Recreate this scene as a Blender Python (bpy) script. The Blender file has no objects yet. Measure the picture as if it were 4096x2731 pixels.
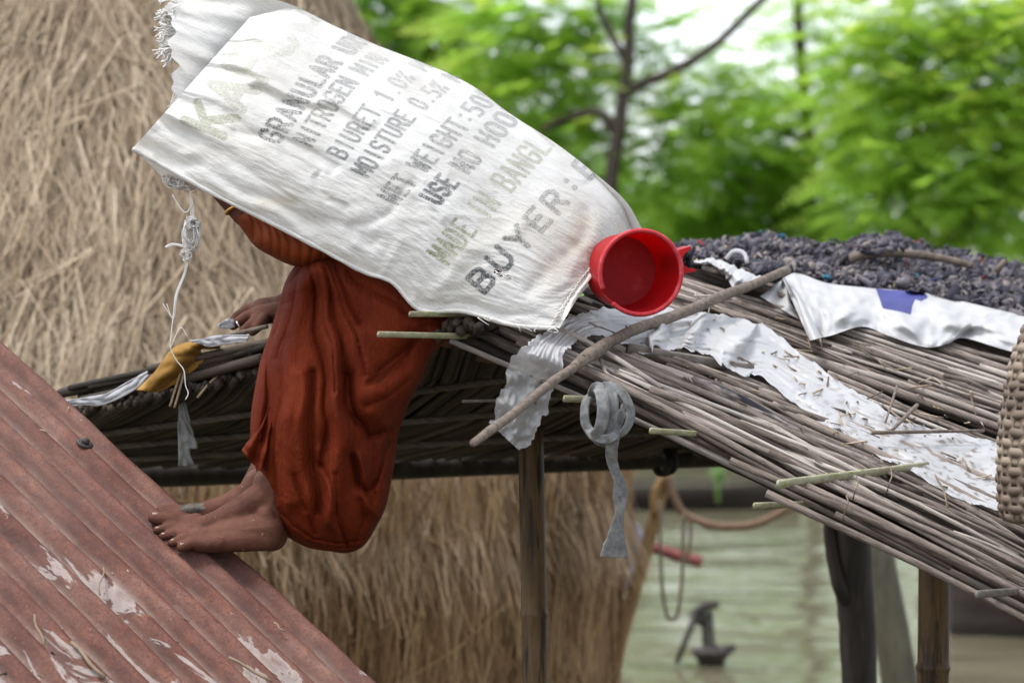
import bpy, math, random
import numpy as np
from mathutils import Vector, noise
from mathutils.bvhtree import BVHTree
rad = math.radians
S = bpy.context.scene
C = S.collection

# ------------------------------------------------------------------ camera, sky, sun, exposure
LENS = 90.0
K = 36.0 / LENS / 4096.0          # metres per photo pixel at one metre
CAMZ = 1.55                       # camera height above the flood water (z = 0)
cd = bpy.data.cameras.new('camera'); cam = bpy.data.objects.new('camera', cd); C.objects.link(cam)
cam.location = (0, 0, CAMZ); cam.rotation_euler = (rad(90), 0, 0)
cd.lens = LENS; cd.sensor_width = 36; cd.clip_start = 0.1; cd.clip_end = 2000
cd.dof.use_dof = True; cd.dof.focus_distance = 4.42; cd.dof.aperture_fstop = 4.3
S.camera = cam
SUN_EL, SUN_AZ = rad(66), rad(-105)    # azimuth from +Y (view direction) towards +X
w = bpy.data.worlds.new('World'); S.world = w; w.use_nodes = True
wn = w.node_tree; wn.nodes.clear()
sky = wn.nodes.new('ShaderNodeTexSky'); sky.sky_type = 'NISHITA'; sky.sun_disc = False
sky.sun_elevation = SUN_EL; sky.sun_rotation = SUN_AZ; sky.dust_density = 1.5; sky.air_density = 1.0; sky.ozone_density = 1
hs = wn.nodes.new('ShaderNodeHueSaturation'); hs.inputs['Saturation'].default_value = 0.30
hs.inputs['Value'].default_value = 1.0
bg = wn.nodes.new('ShaderNodeBackground'); bg.inputs['Strength'].default_value = 0.15
wo = wn.nodes.new('ShaderNodeOutputWorld')
wn.links.new(sky.outputs[0], hs.inputs['Color']); wn.links.new(hs.outputs[0], bg.inputs[0]); wn.links.new(bg.outputs[0], wo.inputs[0])
sl = bpy.data.lights.new('sun', 'SUN'); sl.energy = 1.15; sl.angle = rad(16); sl.color = (1, .975, .94)
so = bpy.data.objects.new('sun', sl); C.objects.link(so)
sd = Vector((math.cos(SUN_EL) * math.sin(SUN_AZ), math.cos(SUN_EL) * math.cos(SUN_AZ), math.sin(SUN_EL)))
so.rotation_euler = sd.to_track_quat('Z', 'Y').to_euler(); so.location = sd * 30
S.view_settings.view_transform = 'Standard'; S.view_settings.look = 'None'
S.view_settings.exposure = 1.35; S.view_settings.gamma = 1

# ------------------------------------------------------------------ helpers
def W(px, py, d):
    return Vector(((px - 2048) * K * d, d, CAMZ - (py - 1365.5) * K * d))
def R(px, d): return px * K * d
def lerp(a, b, t): return a + (b - a) * t
OFF = {}
def props(o, label=None, cat=None, group=None, kind=None):
    if label: o['label'] = label
    if cat: o['category'] = cat
    if group: o['group'] = group
    if kind: o['kind'] = kind
    return o
def empty(name, loc, label, cat, group=None):
    o = bpy.data.objects.new(name, None); C.objects.link(o); o.location = loc
    o.empty_display_size = .1
    OFF[o.name] = Vector(loc)
    return props(o, label, cat, group)
def mk(name, V, F, mat, parent=None, attrs=None, smooth=True, label=None, cat=None, group=None, kind=None, mats=None, midx=None):
    V = np.asarray(V, dtype=np.float64).reshape(-1, 3)
    if parent is not None: off = OFF[parent.name]
    else: off = Vector((float(V[:, 0].mean()), float(V[:, 1].mean()), float(V[:, 2].min())))
    me = bpy.data.meshes.new(name)
    me.from_pydata((V - np.array(off)).tolist(), [], F if isinstance(F, list) else F.tolist())
    for k, a in (attrs or {}).items():
        at = me.attributes.new(k, 'FLOAT', 'POINT'); at.data.foreach_set('value', np.asarray(a, dtype=np.float32))
    for m in (mats or [mat]): me.materials.append(m)
    if midx is not None: me.polygons.foreach_set('material_index', np.asarray(midx, dtype=np.int32))
    if smooth: me.polygons.foreach_set('use_smooth', [True] * len(me.polygons))
    me.update()
    o = bpy.data.objects.new(name, me); C.objects.link(o)
    OFF[o.name] = off
    if parent is not None: o.parent = parent
    else: o.location = off
    return props(o, label, cat, group, kind)
class G:
    def __init__(s): s.V = []; s.F = []; s.A = []; s.n = 0
    def add(s, VF, r=0.5):
        V, F = VF; n = s.n
        s.V.extend(V); s.F.extend([tuple(i + n for i in f) for f in F]); s.A.extend([r] * len(V)); s.n += len(V)
        return s
    def mk(s, name, mat, parent=None, **k):
        return mk(name, [tuple(v) for v in s.V], s.F, mat, parent, attrs={'rnd': s.A}, **k)
def frames(P):
    n = len(P); T = []
    for i in range(n):
        t = P[min(i + 1, n - 1)] - P[max(i - 1, 0)]
        T.append(t.normalized() if t.length > 1e-9 else Vector((0, 0, 1)))
    a = Vector((0, 0, 1)) if abs(T[0].z) < .9 else Vector((1, 0, 0))
    N = []
    for t in T:
        a = a - t * a.dot(t)
        if a.length < 1e-6: a = t.orthogonal()
        a.normalize(); N.append(a.copy())
    return T, N
def tube(P, r, seg=8, flat=1.0, jit=0, caps=True, twist=None, n0=None):
    P = [Vector(p) for p in P]; n = len(P)
    rr = r if isinstance(r, (list, tuple)) else [r] * n
    T, N = frames(P); V = []; F = []
    for i in range(n):
        u = N[i]; v = T[i].cross(u)
        if n0 is not None:
            u = n0[i] - T[i] * n0[i].dot(T[i]); u.normalize(); v = T[i].cross(u)
        tw = twist[i] if twist else 0
        for k in range(seg):
            a = 2 * math.pi * k / seg
            x, y = math.cos(a) * flat, math.sin(a)
            x, y = x * math.cos(tw) - y * math.sin(tw), x * math.sin(tw) + y * math.cos(tw)
            q = rr[i] * (1 + (random.uniform(-jit, jit) if jit else 0))
            V.append(P[i] + (u * x + v * y) * q)
    for i in range(n - 1):
        for k in range(seg):
            k2 = (k + 1) % seg
            F.append((i * seg + k, i * seg + k2, (i + 1) * seg + k2, (i + 1) * seg + k))
    if caps:
        F.append(tuple(range(seg - 1, -1, -1))); F.append(tuple((n - 1) * seg + k for k in range(seg)))
    return V, F
def cr(pts, n):
    """Catmull-Rom resample of a list of tuples/Vectors to n points"""
    A = np.array([tuple(p) for p in pts], dtype=float); m = len(A)
    if m == 2: return [Vector(lerp(A[0], A[1], t)) for t in np.linspace(0, 1, n)]
    B = np.vstack([2 * A[0] - A[1], A, 2 * A[-1] - A[-2]]); out = []
    for t in np.linspace(0, m - 1, n):
        i = min(int(t), m - 2); f = t - i
        p0, p1, p2, p3 = B[i], B[i + 1], B[i + 2], B[i + 3]
        q = .5 * ((2 * p1) + (-p0 + p2) * f + (2 * p0 - 5 * p1 + 4 * p2 - p3) * f * f + (-p0 + 3 * p1 - 3 * p2 + p3) * f ** 3)
        out.append(q)
    return out if A.shape[1] != 3 else [Vector(q) for q in out]
def pl(pts, n):
    """piecewise linear resample by index"""
    A = np.array([tuple(p) for p in pts], dtype=float); t = np.linspace(0, len(A) - 1, n)
    i = np.minimum(t.astype(int), len(A) - 2); f = (t - i)[:, None]
    return A[i] * (1 - f) + A[i + 1] * f
def nz(x, y, z=0.0): return noise.noise(Vector((x, y, z)))
def segdist(X, Y, poly):
    """distance of points to a polyline (pixel space)"""
    best = np.full(X.shape, 1e9)
    for (ax, ay), (bx, by) in zip(poly[:-1], poly[1:]):
        dx, dy = bx - ax, by - ay; L = dx * dx + dy * dy + 1e-9
        t = np.clip(((X - ax) * dx + (Y - ay) * dy) / L, 0, 1)
        best = np.minimum(best, np.hypot(X - ax - t * dx, Y - ay - t * dy))
    return best
def gridF(nu, nv, closeU=False):
    F = []
    for i in range(nu - (0 if closeU else 1)):
        i2 = (i + 1) % nu
        for j in range(nv - 1):
            F.append((i * nv + j, i2 * nv + j, i2 * nv + j + 1, i * nv + j + 1))
    return F
def pix(V):
    V = np.asarray(V); d = V[:, 1]
    return V[:, 0] / (K * d) + 2048, 1365.5 - (V[:, 2] - CAMZ) / (K * d)

# ------------------------------------------------------------------ materials
def nd(nt, t, props=None, **inp):
    n = nt.nodes.new('ShaderNode' + t)
    for k, v in (props or {}).items(): setattr(n, k, v)
    for k, v in inp.items():
        key = k.replace('_', ' ')
        s = n.inputs[int(k[1:])] if (k[0] == 'i' and k[1:].isdigit()) else n.inputs[key]
        if isinstance(v, bpy.types.NodeSocket): nt.links.new(v, s)
        else: s.default_value = v
    return n
def c4(c): return (c[0], c[1], c[2], 1)
def ramp(nt, fac, stops, interp='LINEAR'):
    n = nt.nodes.new('ShaderNodeValToRGB'); n.color_ramp.interpolation = interp
    e = n.color_ramp.elements
    while len(e) < len(stops): e.new(.5)
    for i, (p, c) in enumerate(stops): e[i].position = p; e[i].color = c4(c) if not isinstance(c, float) else (c, c, c, 1)
    nt.links.new(fac, n.inputs[0]); return n.outputs[0]
def mixc(nt, f, a, b, mode='MIX'):
    n = nt.nodes.new('ShaderNodeMix'); n.data_type = 'RGBA'; n.blend_type = mode
    for s, v in ((n.inputs[0], f), (n.inputs[6], a), (n.inputs[7], b)):
        if isinstance(v, bpy.types.NodeSocket): nt.links.new(v, s)
        elif isinstance(v, (tuple, list)): s.default_value = c4(v)
        else: s.default_value = v
    return n.outputs[2]
def mth(nt, op, a, b=0.0, clamp=False):
    n = nt.nodes.new('ShaderNodeMath'); n.operation = op; n.use_clamp = clamp
    for s, v in ((n.inputs[0], a), (n.inputs[1], b)):
        if isinstance(v, bpy.types.NodeSocket): nt.links.new(v, s)
        else: s.default_value = v
    return n.outputs[0]
def newmat(name):
    m = bpy.data.materials.new(name); m.use_nodes = True; nt = m.node_tree
    b = nt.nodes['Principled BSDF']; return m, nt, b
def coords(nt, scale=(1, 1, 1), rot=(0, 0, 0), src='Object'):
    tc = nd(nt, 'TexCoord'); return aligned(nt, tc.outputs[src], rot, scale)
def aligned(nt, v, rot, scale):      # turn first, then stretch
    if any(rot): v = nd(nt, 'Mapping', Vector=v, Rotation=rot).outputs[0]
    return nd(nt, 'Mapping', Vector=v, Scale=scale).outputs[0]
def surf(name, stops, scale=(1, 1, 1), rot=(0, 0, 0), ns=8, det=6, rough=.8, bump=.3, bdist=.004, rnd=0.0, spots=None, spec=.25, trans=0.0, sheen=0, coat=0, rough_n=.65):
    """noise-ramped colour; rnd = weight of the per-piece random attribute; spots = list of (scale, threshold, softness, colour)"""
    m, nt, b = newmat(name)
    v = coords(nt, scale, rot)
    n1 = nd(nt, 'TexNoise', Vector=v, Scale=ns, Detail=det, Roughness=rough_n).outputs['Fac']
    f = n1
    if rnd:
        a = nd(nt, 'Attribute', {'attribute_name': 'rnd'}).outputs['Fac']
        f = mth(nt, 'ADD', mth(nt, 'MULTIPLY', n1, 1 - rnd), mth(nt, 'MULTIPLY', a, rnd))
    col = ramp(nt, f, stops)
    for i, (sc, th, soft, cc) in enumerate(spots or []):
        n2 = nd(nt, 'TexNoise', Vector=mth_vec(nt, v, i * 7.3 + 3.1), Scale=sc, Detail=5, Roughness=.6).outputs['Fac']
        k = ramp(nt, n2, [(th, 0.0), (min(th + soft, 1), 1.0)])
        col = mixc(nt, k, col, cc)
    nt.links.new(col, b.inputs['Base Color'])
    b.inputs['Roughness'].default_value = rough; b.inputs['Specular IOR Level'].default_value = spec
    if sheen: b.inputs['Sheen Weight'].default_value = sheen
    if coat: b.inputs['Coat Weight'].default_value = coat
    if bump:
        bp = nd(nt, 'Bump', Strength=bump, Distance=bdist, Height=n1)
        nt.links.new(bp.outputs[0], b.inputs['Normal'])
    if trans:
        out = nt.nodes['Material Output']
        tr = nd(nt, 'BsdfTranslucent', Color=col)
        mx = nd(nt, 'MixShader', i0=trans, i1=b.outputs[0], i2=tr.outputs[0])
        nt.links.new(mx.outputs[0], out.inputs['Surface'])
    return m
def mth_vec(nt, v, k):
    n = nd(nt, 'VectorMath', {'operation': 'ADD'}); nt.links.new(v, n.inputs[0]); n.inputs[1].default_value = (k, k * 1.7, -k); return n.outputs[0]

M = {}
M['stick'] = surf('weathered_stick', [(.16, (.010, .008, .007)), (.34, (.034, .025, .021)), (.50, (.095, .073, .060)), (.64, (.24, .20, .172)), (.80, (.43, .385, .345))], rot=(0, rad(-26), 0), scale=(6, 20, 60), ns=4, rnd=.6, bump=.9, bdist=.003, spots=[(2.2, .60, .12, (.03, .025, .023))])
M['dark_stick'] = surf('shaded_stick', [(.25, (.018, .0135, .010)), (.55, (.062, .048, .037)), (.85, (.17, .135, .105))], scale=(4, 12, 30), ns=4, rnd=.6, bump=.5, bdist=.003)  # shade under the far slope is put into this stick colour
M['char'] = surf('charred_branch', [(.3, (.04, .035, .035)), (.5, (.19, .16, .145)), (.7, (.42, .37, .34))], rot=(0, rad(-26), 0), scale=(10, 30, 60), ns=2, bump=.9, bdist=.004, spots=[(.6, .52, .06, (.018, .018, .022))])
M['branch'] = surf('branch_bark', [(.25, (.055, .042, .033)), (.5, (.15, .118, .095)), (.8, (.26, .215, .18))], rot=(0, rad(30), 0), scale=(14, 60, 60), ns=1.6, bump=.8, bdist=.003, spots=[(3.5, .68, .05, (.10, .06, .04))])
M['slat'] = surf('greenish_split_bamboo', [(.25, (.09, .08, .055)), (.5, (.26, .245, .16)), (.75, (.42, .41, .30))], scale=(5, 60, 90), ns=1.5, rnd=.3, bump=.6, bdist=.003, spots=[(1.5, .55, .1, (.20, .24, .07)), (4, .68, .05, (.05, .045, .035))])
M['slat_dark'] = surf('grey_split_bamboo', [(.25, (.05, .043, .037)), (.5, (.15, .13, .115)), (.8, (.29, .26, .23))], rot=(0, rad(-26), 0), scale=(4, 60, 120), ns=1.5, rnd=.3, bump=.7, bdist=.003)
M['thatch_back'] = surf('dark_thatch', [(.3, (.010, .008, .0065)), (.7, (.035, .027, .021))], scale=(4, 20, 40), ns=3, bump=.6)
M['bamboo'] = surf('brown_bamboo', [(.25, (.045, .025, .012)), (.5, (.11, .066, .030)), (.8, (.20, .13, .066))], scale=(30, 30, 3), ns=2, rough=.5, bump=.15, spots=[(1.6, .50, .10, (.028, .020, .014)), (3.0, .62, .06, (.05, .035, .022))])
M['bamboo_pale'] = surf('yellow_bamboo', [(.25, (.14, .08, .03)), (.6, (.29, .185, .08)), (.9, (.38, .28, .14))], scale=(20, 20, 3), ns=2, rough=.5, bump=.1)
M['wet_wood'] = surf('dark_wet_wood', [(.3, (.010, .008, .007)), (.6, (.032, .025, .021)), (.85, (.07, .055, .045))], scale=(20, 20, 4), ns=2, rough=.6, bump=.6)
M['grey_wood'] = surf('grey_green_wood', [(.3, (.05, .045, .03)), (.6, (.10, .092, .062)), (.9, (.16, .15, .11))], scale=(12, 12, 3), ns=2, rough=.7, bump=.5)
M['hull'] = surf('tarred_planks', [(.3, (.028, .022, .02)), (.6, (.06, .048, .045)), (.9, (.11, .09, .085))], scale=(1, 6, 14), ns=2, rough=.6, bump=.3)
M['iron'] = surf('rusted_iron', [(.3, (.02, .017, .016)), (.7, (.06, .05, .045))], ns=20, rough=.6, bump=.3)
M['rope'] = surf('jute_rope', [(.3, (.10, .06, .037)), (.7, (.23, .155, .10))], scale=(30, 30, 30), ns=2, bump=.5)
M['string'] = surf('thin_cord', [(.3, (.12, .09, .06)), (.7, (.22, .17, .12))], ns=20, bump=0)
M['cord'] = surf('black_cord', [(.3, (.012, .011, .011)), (.7, (.03, .027, .026))], ns=20, bump=0)
M['thread'] = surf('white_thread', [(.3, (.55, .53, .5)), (.7, (.8, .79, .77))], ns=30, bump=0)
M['grey_cloth'] = surf('grey_felt_cloth', [(.3, (.075, .077, .078)), (.5, (.15, .152, .15)), (.75, (.235, .236, .23))], ns=70, det=8, rough=.95, bump=.8, bdist=.002, spots=[(14, .62, .2, (.17, .16, .15))], sheen=.2)
M['skin'] = surf('brown_skin', [(.25, (.050, .019, .012)), (.5, (.105, .041, .026)), (.8, (.16, .073, .050))], ns=16, det=9, rough=.75, bump=.7, bdist=.002, spec=.2, rough_n=.72, spots=[(30, .64, .06, (.035, .022, .017)), (7, .52, .22, (.15, .105, .082)), (70, .66, .05, (.2, .16, .13))])
M['nail'] = surf('toe_nail', [(.3, (.38, .26, .21)), (.7, (.5, .38, .32))], ns=60, rough=.4, bump=0)
M['mud'] = surf('grey_mud', [(.3, (.04, .033, .026)), (.5, (.085, .075, .06)), (.75, (.15, .138, .115))], ns=60, bump=.5)
M['hair'] = surf('black_hair', [(.3, (.008, .007, .007)), (.7, (.03, .026, .024))], scale=(4, 4, 40), ns=6, rough=.45, bump=.5)
M['gold'] = surf('gold_bangle', [(.3, (.5, .28, .06)), (.7, (.7, .42, .12))], ns=40, rough=.35, bump=0); M['gold'].node_tree.nodes['Principled BSDF'].inputs['Metallic'].default_value = .7
M['silver'] = surf('silver_ring', [(.3, (.4, .4, .42)), (.7, (.6, .6, .62))], ns=40, rough=.35, bump=0); M['silver'].node_tree.nodes['Principled BSDF'].inputs['Metallic'].default_value = .8
M['sari'] = surf('rust_red_sari', [(.25, (.050, .0062, .0016)), (.5, (.108, .0138, .003)), (.8, (.165, .026, .005))], scale=(1, 1, .5), ns=9, det=9, rough=.75, bump=.45, bdist=.004, spec=.12, rough_n=.72, sheen=.0, spots=[(48, .70, .05, (.04, .012, .009)), (7, .62, .2, (.11, .02, .011))])
M['blouse'] = surf('orange_cotton', [(.3, (.13, .022, .004)), (.7, (.20, .038, .006))], ns=14, det=6, rough=.7, bump=.2, spots=[(40, .72, .05, (.1, .03, .015))])
M['paper'] = surf('white_scrap', [(.3, (.28, .28, .30)), (.7, (.42, .42, .43))], ns=12, rough=.7, bump=.4)
M['yellow'] = surf('mustard_cloth', [(.3, (.17, .085, .016)), (.6, (.31, .175, .04)), (.9, (.42, .27, .09))], ns=10, rough=.85, bump=.4, spots=[(6, .66, .1, (.12, .07, .03))])
M['rag'] = surf('grey_rag', [(.3, (.12, .12, .115)), (.7, (.26, .26, .25))], ns=20, rough=.9, bump=.4)
M['bag'] = surf('printed_plastic_bag', [(.0, (.5, .52, .6)), (.45, (.55, .57, .62)), (.5, (.10, .16, .42)), (.6, (.5, .5, .55)), (.66, (.5, .52, .08)), (.8, (.45, .5, .12))], ns=4, det=2, rough=.4, bump=.3)
M['redwood'] = surf('dull_red_wood', [(.3, (.16, .045, .045)), (.7, (.28, .09, .085))], ns=10, bump=.2)
M['leaf'] = None

def extra_bump(m, scale, ns, dist, strength, distort=.6, rot=(0, 0, 0), det=4):
    nt = m.node_tree; b = nt.nodes['Principled BSDF']; lk = b.inputs['Normal'].links
    n = nd(nt, 'TexNoise', Vector=coords(nt, scale, rot), Scale=ns, Detail=det, Roughness=.6, Distortion=distort).outputs['Fac']
    bp = nd(nt, 'Bump', Strength=strength, Distance=dist, Height=n)
    if lk: nt.links.new(lk[0].from_socket, bp.inputs['Normal'])
    nt.links.new(bp.outputs[0], b.inputs['Normal'])
extra_bump(M['sari'], (1.6, 1, .6), 16, .012, .55, 1.4)
extra_bump(M['sari'], (3.2, 1, .8), 22, .006, .5, 2.2)
extra_bump(M['sari'], (1, 1, 1), 420, .0012, .5, 0, det=1)
extra_bump(M['skin'], (1, 1, 1.6), 120, .0016, .6, .8)
extra_bump(M['blouse'], (1, 1, 1), 420, .0012, .5, 0, det=1)
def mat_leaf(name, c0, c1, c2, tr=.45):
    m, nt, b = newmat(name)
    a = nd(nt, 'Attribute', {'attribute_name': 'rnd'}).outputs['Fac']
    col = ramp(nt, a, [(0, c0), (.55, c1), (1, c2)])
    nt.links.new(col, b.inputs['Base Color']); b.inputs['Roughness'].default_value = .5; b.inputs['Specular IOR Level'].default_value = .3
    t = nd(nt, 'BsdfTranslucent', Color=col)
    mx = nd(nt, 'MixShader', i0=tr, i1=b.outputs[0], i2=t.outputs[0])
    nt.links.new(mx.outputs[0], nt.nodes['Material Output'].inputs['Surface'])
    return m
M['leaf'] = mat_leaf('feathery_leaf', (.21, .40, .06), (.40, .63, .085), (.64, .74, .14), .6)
M['leaf_far'] = mat_leaf('far_leaf', (.17, .29, .13), (.25, .42, .11), (.38, .54, .12), .5)
M['bark'] = surf('tree_bark', [(.3, (.024, .019, .015)), (.7, (.075, .06, .048))], scale=(6, 6, 1.5), ns=4, bump=.6)

def mat_hay():
    m, nt, b = newmat('dry_straw')
    a = nd(nt, 'Attribute', {'attribute_name': 'rnd'}).outputs['Fac']
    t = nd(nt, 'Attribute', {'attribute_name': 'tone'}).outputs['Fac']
    n1 = nd(nt, 'TexNoise', Vector=coords(nt), Scale=2.2, Detail=4).outputs['Fac']
    f = mth(nt, 'ADD', mth(nt, 'MULTIPLY', a, .7), mth(nt, 'MULTIPLY', n1, .3))
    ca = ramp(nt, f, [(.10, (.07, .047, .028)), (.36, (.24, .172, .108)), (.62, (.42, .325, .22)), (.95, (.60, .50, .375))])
    cb = ramp(nt, f, [(.10, (.05, .026, .011)), (.40, (.20, .112, .05)), (.66, (.36, .225, .11)), (.95, (.52, .38, .225))])  # browner low straw, with shade under the roof put into its colour
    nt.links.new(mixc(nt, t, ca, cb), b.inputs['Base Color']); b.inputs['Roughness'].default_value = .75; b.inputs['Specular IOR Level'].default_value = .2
    return m
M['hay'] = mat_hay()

def mat_sack():
    m, nt, b = newmat('woven_sack_cloth')
    v = coords(nt)
    ink = nd(nt, 'Attribute', {'attribute_name': 'ink'}).outputs['Fac']
    grn = nd(nt, 'Attribute', {'attribute_name': 'grn'}).outputs['Fac']
    drt = nd(nt, 'Attribute', {'attribute_name': 'dirt'}).outputs['Fac']
    big = nd(nt, 'TexNoise', Vector=v, Scale=9, Detail=6, Roughness=.6).outputs['Fac']
    mp = aligned(nt, v, (0, rad(-27), 0), (60, 200, 330))
    streak = nd(nt, 'TexNoise', Vector=mp, Scale=1.0, Detail=3).outputs['Fac']
    mp2 = aligned(nt, v, (0, rad(-27), 0), (420, 300, 300))
    fine = nd(nt, 'TexNoise', Vector=mp2, Scale=1.0, Detail=2).outputs['Fac']
    col = ramp(nt, big, [(.3, (.58, .56, .52)), (.55, (.71, .70, .672)), (.8, (.76, .755, .74))])
    col = mixc(nt, ramp(nt, streak, [(.3, .16), (.55, 0.0)]), col, (.45, .44, .42))
    dn = mth(nt, 'MULTIPLY', drt, ramp(nt, big, [(.3, 1.0), (.7, .35)]), True)
    col = mixc(nt, dn, col, (.52, .46, .33))
    wear = ramp(nt, mth(nt, 'ADD', mth(nt, 'ADD', mth(nt, 'MULTIPLY', fine, .45), mth(nt, 'MULTIPLY', streak, .2)), mth(nt, 'MULTIPLY', big, .35)), [(.38, .05), (.56, .95)])
    col = mixc(nt, mth(nt, 'MULTIPLY', grn, wear, True), col, (.22, .23, .10))
    col = mixc(nt, mth(nt, 'MULTIPLY', ink, wear, True), col, (.045, .05, .055))
    nt.links.new(col, b.inputs['Base Color'])
    b.inputs['Roughness'].default_value = .62; b.inputs['Specular IOR Level'].default_value = .3
    h = mth(nt, 'ADD', mth(nt, 'MULTIPLY', fine, .6), mth(nt, 'MULTIPLY', streak, .6))
    bp = nd(nt, 'Bump', Strength=.42, Distance=.0035, Height=h)
    mp3 = aligned(nt, v, (0, rad(-30), 0), (14, 30, 44))
    cre = nd(nt, 'TexNoise', Vector=mp3, Scale=1.0, Detail=5, Roughness=.62, Distortion=.5).outputs['Fac']
    bp2 = nd(nt, 'Bump', Strength=.6, Distance=.008, Height=cre, Normal=bp.outputs[0])
    nt.links.new(bp2.outputs[0], b.inputs['Normal'])
    t = nd(nt, 'BsdfTranslucent', Color=col, Normal=bp2.outputs[0])
    mx = nd(nt, 'MixShader', i0=.22, i1=b.outputs[0], i2=t.outputs[0])
    nt.links.new(mx.outputs[0], nt.nodes['Material Output'].inputs['Surface'])
    return m
M['sack'] = mat_sack()
def mat_sheetcloth(name, col0, col1, blue=False):
    m, nt, b = newmat(name)
    v = coords(nt)
    big = nd(nt, 'TexNoise', Vector=v, Scale=12, Detail=6).outputs['Fac']
    col = ramp(nt, big, [(.3, col0), (.7, col1)])
    wx = nd(nt, 'TexWave', {'wave_type': 'BANDS', 'bands_direction': 'X'}, Vector=v, Scale=70, Distortion=1.0, Detail=1).outputs['Fac']
    wz = nd(nt, 'TexWave', {'wave_type': 'BANDS', 'bands_direction': 'Z'}, Vector=v, Scale=80, Distortion=1.0, Detail=1).outputs['Fac']
    h = mth(nt, 'MAXIMUM', wx, wz)
    col = mixc(nt, ramp(nt, h, [(.70, 0.0), (1, .30)]), col, (.18, .175, .17))
    nt.links.new(col, b.inputs['Base Color']); b.inputs['Roughness'].default_value = .65; b.inputs['Specular IOR Level'].default_value = .3
    bp = nd(nt, 'Bump', Strength=.3, Distance=.004, Height=mth(nt, 'ADD', mth(nt, 'MULTIPLY', h, .3), big))
    nt.links.new(bp.outputs[0], b.inputs['Normal'])
    return m
M['cloth'] = mat_sheetcloth('white_woven_cloth', (.40, .398, .40), (.48, .48, .487))
M['blue'] = mat_sheetcloth('blue_printed_ink', (.014, .018, .15), (.026, .034, .22))

extra_bump(M['cloth'], (1, 1, 1.4), 14, .008, .4, .8)
def mat_plastic_film():
    m, nt, b = newmat('torn_clear_film')
    v = coords(nt)
    n1 = nd(nt, 'TexNoise', Vector=v, Scale=9, Detail=6, Roughness=.5, Distortion=.4).outputs['Fac']
    n2 = nd(nt, 'TexNoise', Vector=v, Scale=60, Detail=3).outputs['Fac']
    hang = nd(nt, 'Attribute', {'attribute_name': 'hang'}).outputs['Fac']
    drt = nd(nt, 'Attribute', {'attribute_name': 'dirt'}).outputs['Fac']
    col = mixc(nt, ramp(nt, n1, [(.35, 0.0), (.75, .6)]), (.56, .56, .565), (.44, .44, .445))
    k = mth(nt, 'MULTIPLY', drt, ramp(nt, n2, [(.52, 0.0), (.66, .9)]), True)
    col = mixc(nt, k, col, (.20, .16, .13))
    nt.links.new(col, b.inputs['Base Color']); b.inputs['Roughness'].default_value = .36; b.inputs['Specular IOR Level'].default_value = .45
    bp = nd(nt, 'Bump', Strength=.5, Distance=.010, Height=n1); nt.links.new(bp.outputs[0], b.inputs['Normal'])
    tl = nd(nt, 'BsdfTranslucent', Color=(.8, .8, .82, 1))
    mx0 = nd(nt, 'MixShader', i0=.25, i1=b.outputs[0], i2=tl.outputs[0])
    tr = nd(nt, 'BsdfTransparent', Color=(.93, .94, .96, 1))
    f = mth(nt, 'ADD', mth(nt, 'MULTIPLY', hang, ramp(nt, n1, [(.3, .55), (.7, .38)])), .0, True)
    mx = nd(nt, 'MixShader', i0=f, i1=mx0.outputs[0], i2=tr.outputs[0])
    nt.links.new(mx.outputs[0], nt.nodes['Material Output'].inputs['Surface'])
    return m
M['film'] = mat_plastic_film()

def mat_red():
    m, nt, b = newmat('red_plastic')
    v = coords(nt)
    n1 = nd(nt, 'TexNoise', Vector=v, Scale=22, Detail=6, Roughness=.7).outputs['Fac']
    n2 = nd(nt, 'TexNoise', Vector=v, Scale=90, Detail=4).outputs['Fac']
    col = ramp(nt, n1, [(.3, (.42, .008, .012)), (.7, (.52, .014, .02))])
    col = mixc(nt, ramp(nt, n2, [(.6, 0.0), (.75, .25)]), col, (.42, .12, .12))
    nt.links.new(col, b.inputs['Base Color']); b.inputs['Roughness'].default_value = .42
    b.inputs['Specular IOR Level'].default_value = .4
    tl = nd(nt, 'BsdfTranslucent', Color=(.75, .006, .008, 1))
    mx = nd(nt, 'MixShader', i0=.42, i1=b.outputs[0], i2=tl.outputs[0])
    nt.links.new(mx.outputs[0], nt.nodes['Material Output'].inputs['Surface'])
    return m
M['red'] = mat_red()

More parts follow.
